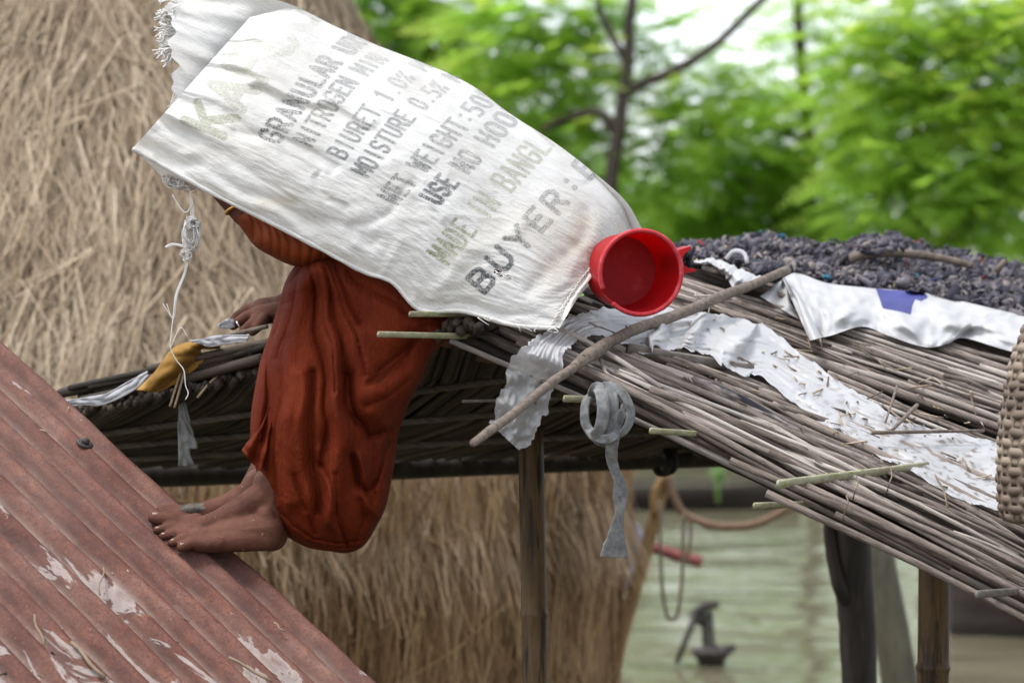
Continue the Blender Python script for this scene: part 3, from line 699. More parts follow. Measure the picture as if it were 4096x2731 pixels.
# ------------------------------------------------------------------ corrugated iron roof (left foreground)
th, ps = rad(30), rad(40)
Ta = Vector((math.cos(th) * math.cos(ps), -math.cos(th) * math.sin(ps), -math.sin(th)))
Tb = Vector((-math.sin(ps), -math.cos(ps), 0)); Tn = Ta.cross(Tb); Tn = -Tn if Tn.z < 0 else Tn
T0 = W(852, 2142, 4.50)
def tin_d(px, py):
    r = W(px, py, 1.0) - Vector((0, 0, CAMZ)); o = Vector((0, 0, CAMZ))
    return (T0 - o).dot(Tn) / r.dot(Tn)
PW, PA = .063, .0125
def tin_at(a, b, h=0): return T0 + Ta * a + Tb * b + Tn * (PA * math.cos(2 * math.pi * b / PW) - PA + h)
def tin_ab(px, py):
    p = W(px, py, tin_d(px, py)) - T0; return p.dot(Ta), p.dot(Tb)
tin = empty('corrugated_iron_roof', T0 + Vector((0, 0, -.6)), 'rusty red corrugated iron roof sloping down under the bare feet', 'roof')
def build_tin():
    na, nb = 110, 27 * 12 + 1; V = []; val = []; low = []; ta = []; tb = []
    for i in range(na):
        a = -1.7 + 3.0 * i / (na - 1)
        for j in range(nb):
            b = -.006 + 1.52 * j / (nb - 1)
            p = tin_at(a, b, .004 * nz(a * 3, b * 3) + .0015 * nz(a * 14, b * 14, 4))
            if j < 6: p += Tb * (.004 * nz(a * 9, 1.0))
            V.append(p); ta.append(a); tb.append(b); val.append(.5 - .5 * math.cos(2 * math.pi * b / PW)); low.append(min(1, max(0, (a + .2) / .9)))
    o = mk('iron_sheet', V, gridF(na, nb), M['tin'], tin, attrs={'val': val, 'low': low, 'ta': ta, 'tb': tb})
    md = o.modifiers.new('s', 'SOLIDIFY'); md.thickness = .0016; md.offset = -1
    # roofing nail with washer on a ridge
    a, b = tin_ab(305, 1778); b = round(b / PW) * PW
    g = G(); c = tin_at(a, b); g.add(tube([c, c + Tn * .003, c + Tn * .0035], [.016, .016, .010], 16))
    g.add(tube([c + Tn * .003, c + Tn * .008, c + Tn * .011, c + Tn * .0125], [.007, .0078, .006, .002], 12)); g.mk('roofing_nail', M['iron'], tin)
    # chaff, straw bits and grit caught in the valleys
    rng = random.Random(8); g = G()
    for k in range(430):
        a = rng.uniform(-1.0, 1.15); n = rng.randint(0, 24); b = (n + .5) * PW + rng.gauss(0, .006)
        if rng.random() < .35: b = rng.uniform(0, 1.4)
        dense = nz(a * 4, b * 9, 7)
        if dense < -.1: continue
        c = tin_at(a, b, .002); L = rng.choice([.006, .010, .016, .03]) * rng.uniform(.6, 1.2)
        d = (Ta + Tb * rng.gauss(0, .7) + Tn * rng.uniform(-.05, .15)).normalized()
        g.add(tube([c, c + d * L * .5 + Tn * .001, c + d * L], [.0009, .0013, .0006], 4), rng.random())
    for (p, q, r) in [((280, 2580), (410, 2720), .0035), ((910, 2640), (1080, 2735), .0025), ((410, 2280), (390, 2390), .0015), ((170, 2590), (130, 2470), .002), ((1090, 2500), (1130, 2535), .0018)]:
        P = [W(lerp(p[0], q[0], t) + 6 * math.sin(t * 7), lerp(p[1], q[1], t), tin_d(lerp(p[0], q[0], t), lerp(p[1], q[1], t))) + Tn * .006 for t in np.linspace(0, 1, 6)]
        g.add(tube(P, r, 5), .3)
    g.mk('straw_litter', M['straw'], None, label='straw bits and chaff caught in the valleys of the rusty iron roof', cat='straw litter', kind='stuff')
    g = G()
    for k in range(620):
        n, ca = rng.choice([(10, .25), (12, .35), (14, .1), (15, .2), (8, .5), (17, -.1)]); a = ca + rng.gauss(0, .13); b = (n + .5) * PW + rng.gauss(0, .007)
        c = tin_at(a, b, .001); s = rng.uniform(.001, .0032)
        d = Vector((rng.gauss(0, 1), rng.gauss(0, 1), rng.gauss(0, 1))).normalized() * s
        g.add(tube([c - d, c + Vector((0, 0, s * .5)), c + d], [s * .5, s, s * .4], 5), rng.random() * .3)
    g.mk('dirt_crumbs', M['wet_wood'], None, label='dark soil crumbs lying along the iron roof valleys', cat='dirt', kind='stuff')
build_tin()

# ------------------------------------------------------------------ person
def capsule(g, p0, r0, p1, r1, seg=14, rings=5):
    ax = (p1 - p0); L = ax.length; ax = ax.normalized() if L > 1e-6 else Vector((0, 0, 1))
    P = []; rr = []
    for i in range(rings):
        a = math.pi / 2 * (1 - i / rings); P.append(p0 - ax * (r0 * math.sin(a))); rr.append(max(r0 * math.cos(a), r0 * .06))
    P += [p0, p0.lerp(p1, .5), p1]; rr += [r0, (r0 + r1) / 2, r1]
    for i in range(1, rings + 1):
        a = math.pi / 2 * i / rings; P.append(p1 + ax * (r1 * math.sin(a))); rr.append(max(r1 * math.cos(a), r1 * .06))
    g.add(tube(P, rr, seg))
def chain(g, pts, f=1.0):
    for (x0, y0, d0, r0), (x1, y1, d1, r1) in zip(pts[:-1], pts[1:]):
        capsule(g, W(x0, y0, d0), R(r0, d0) * f, W(x1, y1, d1), R(r1, d1) * f)
person = empty('person', W(1900, 1290, 4.6), 'barefoot person in a rust red sari hunched on the edge of the stick roof', 'person')
DF = 4.40      # near foot depth (little toe side)
TOES = [((735, 2092), (668, 2078), (618, 2070), 33, 27, .075), ((745, 2118), (675, 2112), (628, 2121), 24, 19, .056), ((770, 2140), (698, 2133), (652, 2145), 24, 19, .038), ((795, 2160), (735, 2153), (690, 2170), 24, 19, .02), ((830, 2176), (772, 2172), (727, 2188), 26, 22, .004)]
def build_person():
    g = G()
    # torso, neck, head (under the sack)
    chain(g, [(2000, 1170, 4.62, 290), (1760, 1000, 4.62, 270), (1500, 800, 4.62, 265), (1330, 640, 4.60, 240), (1200, 520, 4.60, 110), (1120, 450, 4.60, 95)])
    chain(g, [(1300, 640, 4.52, 130), (1320, 640, 4.72, 130)])
    chain(g, [(1010, 380, 4.60, 165), (930, 430, 4.60, 150)])
    chain(g, [(870, 500, 4.60, 95), (850, 540, 4.60, 70)])
    chain(g, [(830, 440, 4.60, 38), (770, 470, 4.60, 20)]); chain(g, [(800, 520, 4.60, 36), (795, 530, 4.60, 30)])
    chain(g, [(1010, 420, 4.51, 30), (1020, 460, 4.51, 22)]); chain(g, [(1010, 420, 4.69, 30), (1020, 460, 4.69, 22)])
    # near (left) arm: shoulder, elbow, wrist up to the sack mouth
    chain(g, [(1300, 640, 4.52, 115), (1280, 860, 4.52, 80), (1190, 925, 4.50, 68), (988, 848, 4.45, 64), (886, 744, 4.455, 56), (790, 652, 4.48, 46)])
    chain(g, [(770, 650, 4.49, 46), (720, 590, 4.50, 48)])
    for k in range(4): chain(g, [(735 - 6 * k, 600 - 12 * k, 4.485 + .018 * k, 20), (690 - 5 * k, 560 - 8 * k, 4.49 + .018 * k, 18), (670, 530 - 8 * k, 4.51 + .018 * k, 16)])
    chain(g, [(760, 620, 4.47, 24), (740, 560, 4.46, 20), (725, 530, 4.47, 17)])
    # far (right) arm to the roof
    chain(g, [(1330, 640, 4.74, 115), (1400, 960, 4.86, 88), (1330, 1120, 4.86, 80), (1190, 1205, 4.84, 62), (1120, 1232, 4.83, 50)])
    hd = 4.82
    chain(g, [(1120, 1232, hd, 50), (1050, 1238, hd, 48)]); chain(g, [(1110, 1250, hd - .03, 42), (1040, 1262, hd - .03, 40)])
    chain(g, [(1050, 1220, hd + .01, 30), (990, 1240, hd + .01, 25), (945, 1268, hd + .005, 21), (930, 1283, hd, 16)])
    chain(g, [(1045, 1245, hd - .02, 28), (985, 1268, hd - .025, 25), (945, 1293, hd - .025, 21), (932, 1306, hd - .025, 17)])
    chain(g, [(1045, 1265, hd - .04, 28), (1010, 1295, hd - .05, 24), (980, 1318, hd - .045, 20), (965, 1330, hd - .04, 16)])
    chain(g, [(1055, 1275, hd - .055, 25), (1030, 1308, hd - .062, 21), (1010, 1330, hd - .055, 17)])
    chain(g, [(1090, 1235, hd + .04, 28), (1020, 1260, hd + .055, 24), (975, 1285, hd + .05, 20)])
    # thighs and shins
    chain(g, [(1930, 1220, 4.52, 190), (1560, 1190, 4.50, 165), (1270, 1175, 4.50, 120), (1200, 1400, 4.49, 118), (1140, 1700, 4.48, 92), (1100, 1900, 4.465, 66), (1070, 2040, 4.46, 72)])
    chain(g, [(1930, 1220, 4.72, 190), (1560, 1190, 4.68, 165), (1290, 1175, 4.66, 120), (1200, 1400, 4.64, 118), (1130, 1700, 4.62, 92), (1060, 1880, 4.61, 62), (1010, 1970, 4.60, 60)])
    # near foot
    d = DF
    chain(g, [(1085, 1930, d + .06, 72), (1075, 2060, d + .06, 76), (1068, 2130, d + .06, 74)])
    chain(g, [(1075, 2135, d + .06, 68), (1085, 2140, d + .06, 66)])
    chain(g, [(1050, 1990, d + .055, 66), (965, 2045, d + .05, 62), (880, 2085, d + .055, 50), (800, 2105, d + .065, 38), (740, 2100, d + .07, 32)])
    chain(g, [(1060, 2120, d + .04, 78), (960, 2132, d + .035, 70), (870, 2148, d + .03, 54), (800, 2155, d + .03, 42)])
    chain(g, [(1060, 2150, d + .03, 54), (950, 2160, d + .02, 48), (860, 2172, d + .012, 40), (800, 2175, d + .01, 34)])
    chain(g, [(1062, 2058, d + .030, 36), (1068, 2075, d + .030, 36)])   # ankle bone
    for (a, b, c, r0, r1, dd) in TOES:
        chain(g, [(a[0] + 50, a[1] - 6, d + dd, r0 + 4), (a[0], a[1], d + dd, r0), (b[0], b[1] - 3, d + dd, (r0 + r1) / 2 - 1), (c[0], c[1], d + dd, r1)])
    # far foot
    e = d + .118
    chain(g, [(1035, 1930, e, 60), (1000, 1995, e, 66), (990, 2040, e, 62)])
    chain(g, [(985, 1990, e, 58), (900, 2030, e, 52), (810, 2050, e + .005, 44), (720, 2056, e + .01, 38)])
    chain(g, [(960, 2070, e, 50), (840, 2085, e, 44), (740, 2085, e, 38)])
    for k, (x, r) in enumerate([(650, 30), (655, 22), (668, 21), (688, 20), (712, 20)]):
        chain(g, [(740 + k * 8, 2056 + k * 12, e + .012 - .012 * k, r + 4), (x + 42, 2044 + k * 10, e + .012 - .012 * k, r + 1), (x, 2044 + k * 10, e + .010 - .012 * k, r)])
    o = g.mk('body', M['skin'], person)
    m = o.modifiers.new('remesh', 'REMESH'); m.mode = 'VOXEL'; m.voxel_size = .0028; m.use_smooth_shade = True
    m = o.modifiers.new('smooth', 'SMOOTH'); m.factor = .5; m.iterations = 5
    # toe nails
    for (a, b, c, r0, r1, dd) in TOES:
        n = 10; V = []; F = []
        cc = W(c[0] + 2, c[1] - r1 * .35, d + dd - R(r1, d) * .80); rr = R(r1 * .66, d)
        for i in range(5):
            for j in range(7):
                u = (i / 4 - .5) * 1.6; v = (j / 6 - .5) * 1.7
                p = cc + Vector((u * rr * .75, (.5 * v * v * 1 + .5 * u * u) * rr * .55 + .12 * rr - v * rr * .3, v * rr * .75)); V.append(p)
        ob = mk('toe_nail', V, gridF(5, 7), M['nail'], person); md = ob.modifiers.new('s', 'SOLIDIFY'); md.thickness = .0012; md.offset = 0
    # dried mud caked on the far foot
    rng = random.Random(6); V = []; n = 26; mm = 12
    for i in range(n):
        for j in range(mm):
            u, v = i / (n - 1), j / (mm - 1)
            x = lerp(722, 868, u); y = lerp(2008, 2056, v) + 8 * (1 - u)
            V.append(W(x + 8 * nz(u * 5, v * 5), y + 8 * nz(u * 4, v * 4, 3), e - .001 - R(34, e) * math.sin(math.pi * (.1 + .8 * v)) * math.sin(math.pi * (.06 + .88 * u)) ** .5 + .0) + Vector((0, 0, .002 * nz(u * 9, v * 9))))
    mk('dried_mud', V, gridF(n, mm), M['mud'], person)
    # hair cap and bun
    g = G(); capsule(g, W(1030, 375, 4.60), R(172, 4.6), W(985, 352, 4.60), R(165, 4.6), 24, 9); capsule(g, W(1190, 410, 4.6), R(75, 4.6), W(1205, 430, 4.6), R(70, 4.6)); g.mk('hair', M['hair'], person)
    # bangle, ring
    g = G(); c = W(966, 824, 4.45); ax = (W(886, 744, 4.455) - W(988, 848, 4.45)).normalized(); u = ax.orthogonal().normalized(); v = ax.cross(u)
    rr = R(69, 4.46); ax2 = (ax + Vector((.25, 0, .2))).normalized(); u = ax2.orthogonal().normalized(); v = ax2.cross(u)
    P = [c + (u * math.cos(a) + v * math.sin(a)) * rr for a in np.linspace(0, 2 * math.pi, 40)]; g.add(tube(P, .0026, 8, caps=False)); g.mk('bangle', M['gold'], person)
    g = G(); c = W(958, 1303, hd - .026); ax = Vector((-1, 0, -.6)).normalized(); u = ax.orthogonal().normalized(); v = ax.cross(u)
    P = [c + (u * math.cos(a) + v * math.sin(a)) * R(24, hd) for a in np.linspace(0, 2 * math.pi, 24)]; g.add(tube(P, .002, 6, caps=False)); g.mk('finger_ring', M['silver'], person)
build_person()

def loft(rows, nt=120, nr=160, ridges=(), creases=(), wob=.0, seed=0, rg=1.0):
    """closed tube through rows (Lx,Ly,Rx,Ry,depth,half thickness); photo-space ridges/creases become real relief"""
    A = np.array(cr(rows, nr)); th = np.linspace(0, 2 * math.pi, nt, endpoint=False)
    u = (1 - np.cos(th)) / 2; sn = np.sin(th)
    X = A[:, 0:1] + (A[:, 2:3] - A[:, 0:1]) * u; Y = A[:, 1:2] + (A[:, 3:4] - A[:, 1:2]) * u
    sg = np.sign(sn) * np.abs(sn) ** .8
    D = A[:, 4:5] - A[:, 5:6] * sg
    fr = np.clip(sn, 0, 1)[None, :] ** .5
    wx = np.vectorize(lambda p, q: nz(p * .006, q * .006, seed))(X, Y) * 26 if ridges else 0
    Xw, Yw = X + wx, Y - wx
    for (poly, a, wd) in ridges: D -= fr * rg * a * np.exp(-(segdist(Xw, Yw, poly) / (1.15 * wd)) ** 2)
    for (poly, a, wd) in creases: D += fr * rg * a * np.exp(-np.abs(segdist(Xw, Yw, poly) / (1.0 * wd)) ** 1.15)
    V = np.empty(X.shape + (3,))
    V[..., 0] = (X - 2048) * K * D; V[..., 1] = D; V[..., 2] = CAMZ - (Y - 1365.5) * K * D
    if wob:
        for i in range(nr):
            for j in range(nt):
                p = V[i, j]; V[i, j, 1] += wob * nz(p[0] * 22, p[2] * 11, seed)
    F = []
    for i in range(nr - 1):
        for j in range(nt):
            j2 = (j + 1) % nt; F.append((i * nt + j, i * nt + j2, (i + 1) * nt + j2, (i + 1) * nt + j))
    F.append(tuple(range(nt))); F.append(tuple((nr - 1) * nt + j for j in range(nt - 1, -1, -1)))
    return V.reshape(-1, 3), F
skirt_rows = [(1215, 1035, 1480, 1000, 4.50, .05), (1180, 1062, 1560, 1060, 4.50, .10), (1140, 1130, 1680, 1130, 4.52, .13), (1112, 1225, 1850, 1215, 4.53, .145), (1080, 1330, 1900, 1290, 4.53, .15), (1042, 1440, 1745, 1400, 4.52, .145),
              (1018, 1560, 1690, 1510, 4.51, .14), (1003, 1670, 1630, 1630, 4.50, .135), (1003, 1760, 1592, 1740, 4.50, .13), (1018, 1850, 1582, 1830, 4.50, .125), (1042, 1950, 1564, 1930, 4.50, .12),
              (1085, 2060, 1542, 2030, 4.50, .11), (1142, 2140, 1500, 2115, 4.50, .09), (1235, 2190, 1462, 2175, 4.50, .06), (1330, 2206, 1425, 2200, 4.50, .03), (1375, 2212, 1395, 2210, 4.50, .008)]
ridges = [([(1230, 1090), (1180, 1170), (1150, 1400), (1140, 1700), (1170, 2000)], .020, 38), ([(1262, 1080), (1320, 1300), (1345, 1550), (1355, 1800), (1320, 2080)], .022, 32), ([(1428, 1850), (1470, 2030), (1500, 2060), (1545, 1950)], .018, 24),
          ([(1120, 1240), (1060, 1480), (1020, 1750)], .016, 26), ([(1310, 1080), (1400, 1250), (1470, 1500), (1500, 1640)], .016, 46), ([(1200, 1500), (1205, 1800), (1230, 2060)], .012, 22), ([(1560, 1560), (1640, 1520), (1730, 1400)], .016, 40), ([(1550, 1700), (1530, 1850), (1500, 1950)], .012, 20),
          ([(1280, 1800), (1320, 1960), (1360, 2120)], .010, 18), ([(1150, 1120), (1300, 1120), (1500, 1160), (1700, 1250)], .01, 60)]
hemline = [(1018, 1860), (1046, 1955), (1092, 2060), (1150, 2138), (1240, 2182), (1335, 2198), (1440, 2180), (1500, 2118)]
creases = [(hemline, .008, 5), ([(x + 16, y - 26) for x, y in hemline[1:-1]], .008, 6),
           ([(1255, 1070), (1275, 1180), (1330, 1420), (1345, 1560)], .010, 12), ([(1320, 1065), (1370, 1180), (1440, 1380), (1460, 1500)], .010, 13), ([(1195, 1080), (1165, 1230), (1120, 1420)], .012, 13), ([(1400, 1080), (1500, 1180), (1640, 1260), (1780, 1290)], .010, 16), ([(1180, 1900), (1205, 2030), (1260, 2130)], .010, 11), ([(1440, 2000), (1450, 2090), (1420, 2170)], .010, 12), ([(1520, 1480), (1600, 1420), (1700, 1330)], .010, 14), ([(1470, 1620), (1560, 1580), (1640, 1520)], .010, 14), ([(1340, 1900), (1350, 2050)], .008, 10),
           ([(1226, 1075), (1244, 1176), (1268, 1295), (1298, 1533), (1306, 1700), (1290, 1850)], .020, 17), ([(1345, 1057), (1357, 1105), (1393, 1170), (1440, 1290)], .016, 18), ([(1292, 1081), (1333, 1236), (1381, 1474), (1395, 1629), (1420, 1700)], .018, 17),
           ([(1130, 1215), (1078, 1414), (1065, 1629), (1048, 1798)], .024, 15), ([(1238, 1500), (1244, 1738), (1256, 1917), (1262, 2050)], .016, 15), ([(1393, 1500), (1417, 1667), (1470, 1750), (1560, 1720)], .018, 17), ([(1393, 1840), (1425, 1940), (1466, 1972), (1508, 1917), (1562, 1768)], .026, 15),
           ([(1292, 1857), (1333, 1976), (1369, 2095), (1390, 2180)], .014, 14), ([(1150, 1350), (1120, 1560), (1095, 1800), (1110, 1980)], .014, 15), ([(1660, 1350), (1600, 1450), (1480, 1530)], .014, 20), ([(1700, 1300), (1780, 1310), (1850, 1290)], .012, 20), ([(1215, 1060), (1160, 1130)], .012, 14)]
V, F = loft(skirt_rows, 460, 460, ridges, creases, .007, 3, 1.2)
ob = mk('sari_skirt', V, F, M['sari'], person)
# hem flap over the ankle
def flap():
    L = pl([(1075, 1620), (1040, 1700), (985, 1772), (966, 1800), ], 20); Rr = pl([(1090, 1640), (1075, 1720), (1062, 1800), (1040, 1885)], 20)
    V = []
    for i in range(20):
        for j in range(14):
            t = j / 13; x, y = lerp(L[i], Rr[i], t); V.append(W(x, y, 4.43 - .012 * math.sin(t * math.pi * 2.2) - .02 * t + .004 * math.sin(i * .8)))
    o = mk('sari_hem', V, gridF(20, 14), M['sari'], person); md = o.modifiers.new('s', 'SOLIDIFY'); md.thickness = .003
flap()
bl_rows = [(938, 880, 1035, 800, 4.45, .030), (953, 897, 1070, 808, 4.455, .045), (978, 932, 1150, 830, 4.465, .065), (1020, 985, 1240, 860, 4.47, .085), (1085, 1025, 1330, 900, 4.48, .10), (1150, 1056, 1390, 940, 4.49, .105), (1205, 1070, 1410, 985, 4.49, .09), (1245, 1070, 1400, 1020, 4.49, .07), (1280, 1060, 1390, 1035, 4.49, .05)]
pleat_c = [([(x0, y0), ((x0 + x1) / 2 + 14, (y0 + y1) / 2 - 8), (x1, y1)], .0065, 7) for x0, y0, x1, y1 in [(985, 830, 1010, 960), (1010, 845, 1045, 995), (1045, 860, 1085, 1015), (1080, 875, 1125, 1040), (1120, 895, 1165, 1055), (1165, 915, 1205, 1062), (1215, 940, 1240, 1065), (1270, 970, 1275, 1062), (1320, 985, 1300, 1055)]]
V, F = loft(bl_rows, 150, 150, [([(1050, 990), (1120, 1030), (1210, 1055)], .012, 40)], pleat_c, .004, 8)
mk('sari_drape', V, F, M['blouse'], person)
o = mk('sari_hip', *loft([(1500, 1000, 1560, 930, 4.62, .14), (1560, 1250, 1900, 960, 4.62, .17), (1700, 1340, 2160, 1020, 4.62, .17), (1900, 1330, 2260, 1130, 4.62, .12), (2050, 1300, 2240, 1230, 4.62, .05)], 60, 50), M['sari'], person)

# ------------------------------------------------------------------ white sack draped over the person
STROKES = {
 'G': [[(.95, .8), (.75, 1), (.3, 1), (.05, .8), (.05, .2), (.3, 0), (.75, 0), (.95, .2), (.95, .48), (.55, .48)]], 'R': [[(.08, 0), (.08, 1), (.7, 1), (.92, .85), (.92, .62), (.7, .48), (.08, .48)], [(.5, .48), (.95, 0)]],
 'A': [[(.02, 0), (.5, 1), (.98, 0)], [(.22, .32), (.78, .32)]], 'N': [[(.08, 0), (.08, 1), (.92, 0), (.92, 1)]], 'U': [[(.08, 1), (.08, .2), (.3, 0), (.7, 0), (.92, .2), (.92, 1)]], 'L': [[(.1, 1), (.1, 0), (.9, 0)]],
 'E': [[(.92, 1), (.1, 1), (.1, 0), (.92, 0)], [(.1, .52), (.72, .52)]], 'T': [[(.02, 1), (.98, 1)], [(.5, 1), (.5, 0)]], 'I': [[(.5, 0), (.5, 1)]], 'O': [[(.3, 0), (.08, .2), (.08, .8), (.3, 1), (.7, 1), (.92, .8), (.92, .2), (.7, 0), (.3, 0)]],
 'B': [[(.08, 0), (.08, 1), (.68, 1), (.9, .87), (.9, .65), (.68, .53), (.08, .53)], [(.68, .53), (.95, .38), (.95, .15), (.7, 0), (.08, 0)]], 'M': [[(.03, 0), (.03, 1), (.5, .3), (.97, 1), (.97, 0)]],
 'S': [[(.92, .82), (.7, 1), (.3, 1), (.08, .82), (.08, .66), (.3, .53), (.7, .47), (.92, .34), (.92, .18), (.7, 0), (.3, 0), (.08, .18)]], 'W': [[(.0, 1), (.22, 0), (.5, .75), (.78, 0), (1, 1)]], 'H': [[(.08, 0), (.08, 1)], [(.92, 0), (.92, 1)], [(.08, .5), (.92, .5)]],
 'K': [[(.08, 0), (.08, 1)], [(.92, 1), (.1, .42)], [(.35, .6), (.95, 0)]], 'D': [[(.08, 0), (.08, 1), (.6, 1), (.92, .75), (.92, .25), (.6, 0), (.08, 0)]], 'Y': [[(.02, 1), (.5, .5), (.98, 1)], [(.5, .5), (.5, 0)]], 'C': [[(.92, .8), (.7, 1), (.3, 1), (.08, .8), (.08, .2), (.3, 0), (.7, 0), (.92, .2)]],
 'F': [[(.92, 1), (.1, 1), (.1, 0)], [(.1, .52), (.75, .52)]], 'X': [[(.02, 0), (.98, 1)], [(.02, 1), (.98, 0)]], ':': [[(.5, .22), (.5, .26)], [(.5, .72), (.5, .76)]], '.': [[(.5, 0), (.5, .04)]], '%': [[(.05, 0), (.95, 1)], [(.1, .8), (.3, .95), (.1, .7)], [(.7, .2), (.9, .3), (.8, .05)]],
 '1': [[(.25, .8), (.55, 1), (.55, 0)]], '0': [[(.35, 0), (.12, .2), (.12, .8), (.35, 1), (.65, 1), (.88, .8), (.88, .2), (.65, 0), (.35, 0)]], '5': [[(.88, 1), (.15, 1), (.12, .56), (.65, .58), (.9, .4), (.9, .18), (.65, 0), (.1, .05)]], '4': [[(.75, 0), (.75, 1), (.08, .3), (.95, .3)]], '6': [[(.85, .95), (.4, 1), (.1, .6), (.1, .2), (.35, 0), (.7, 0), (.9, .2), (.9, .4), (.65, .55), (.12, .45)]], '-': [[(.2, .5), (.8, .5)]]}
# text, centre curve (start, mid, end), 'down' vector of the letters, stroke half width, ink, size of a step used, colour
LINES = [('GRANULAR UREA', [(1084, 544), (1283, 283), (1478, 118)], (98, 36), 10.5, (.95, .45), .74, 'ink'),
         ('NITROGEN MIN 46', [(1218, 559), (1388, 330), (1600, 170)], (86, 36), 8.5, (.85, .35), .78, 'ink'),
         ('BIURET 1.0% MAX', [(1352, 612), (1535, 385), (1740, 215)], (84, 38), 8, (.78, .35), .76, 'ink'),
         ('MOISTURE 0.5% MAX', [(1447, 682), (1645, 440), (1870, 265)], (84, 40), 8, (.85, .38), .78, 'ink'),
         ('NET WEIGHT:50KG', [(1559, 789), (1765, 565), (1990, 345)], (94, 44), 9, (.92, .42), .74, 'ink'),
         ('USE NO HOOKS', [(1729, 789), (1895, 612), (2095, 400)], (92, 46), 10.5, (.95, .42), .74, 'ink'),
         ('MADE IN BANGLA', [(1763, 1019), (1965, 785), (2185, 545)], (90, 56), 9.5, (1.0, .45), .76, 'grn'),
         ('BUYER:B', [(1925, 1119), (2150, 878), (2345, 668)], (84, 68), 14, (1.0, .5), .70, 'ink'),
         ('KAFCO', [(842, 478), (1005, 262), (1175, 62)], (170, 70), 24, (.66, .22), .80, 'grn')]
def letters(X, Y):
    ink = np.zeros(X.shape); grn = np.zeros(X.shape)
    for txt, cv, dn, hw, (i0, i1), fill, col in LINES:
        C0 = np.array(cr(cv, len(txt))); dn = np.array(dn, float) * (.82 if col == 'ink' else .92); hw = hw * .76
        for k, ch in enumerate(txt):
            if ch == ' ': continue
            st = (C0[min(k + 1, len(txt) - 1)] - C0[max(k - 1, 0)]) / (2 if 0 < k < len(txt) - 1 else 1)
            rv = st * fill * .94; c = C0[k]
            m = (np.abs(X - c[0]) < 170) & (np.abs(Y - c[1]) < 170)
            if not m.any(): continue
            x, y = X[m], Y[m]; best = np.full(x.shape, 1e9)
            for poly in STROKES[ch]:
                pp = [tuple(c + (a - .5) * rv + (.5 - b) * dn) for a, b in poly]
                best = np.minimum(best, segdist(x, y, pp))
            v = np.clip((hw - best) / 4.5 + .5, 0, 1) * lerp(i0, i1, k / (len(txt) - 1))
            tgt = ink if col == 'ink' else grn
            tgt[m] = np.maximum(tgt[m], v)
    return ink, grn
sack = None
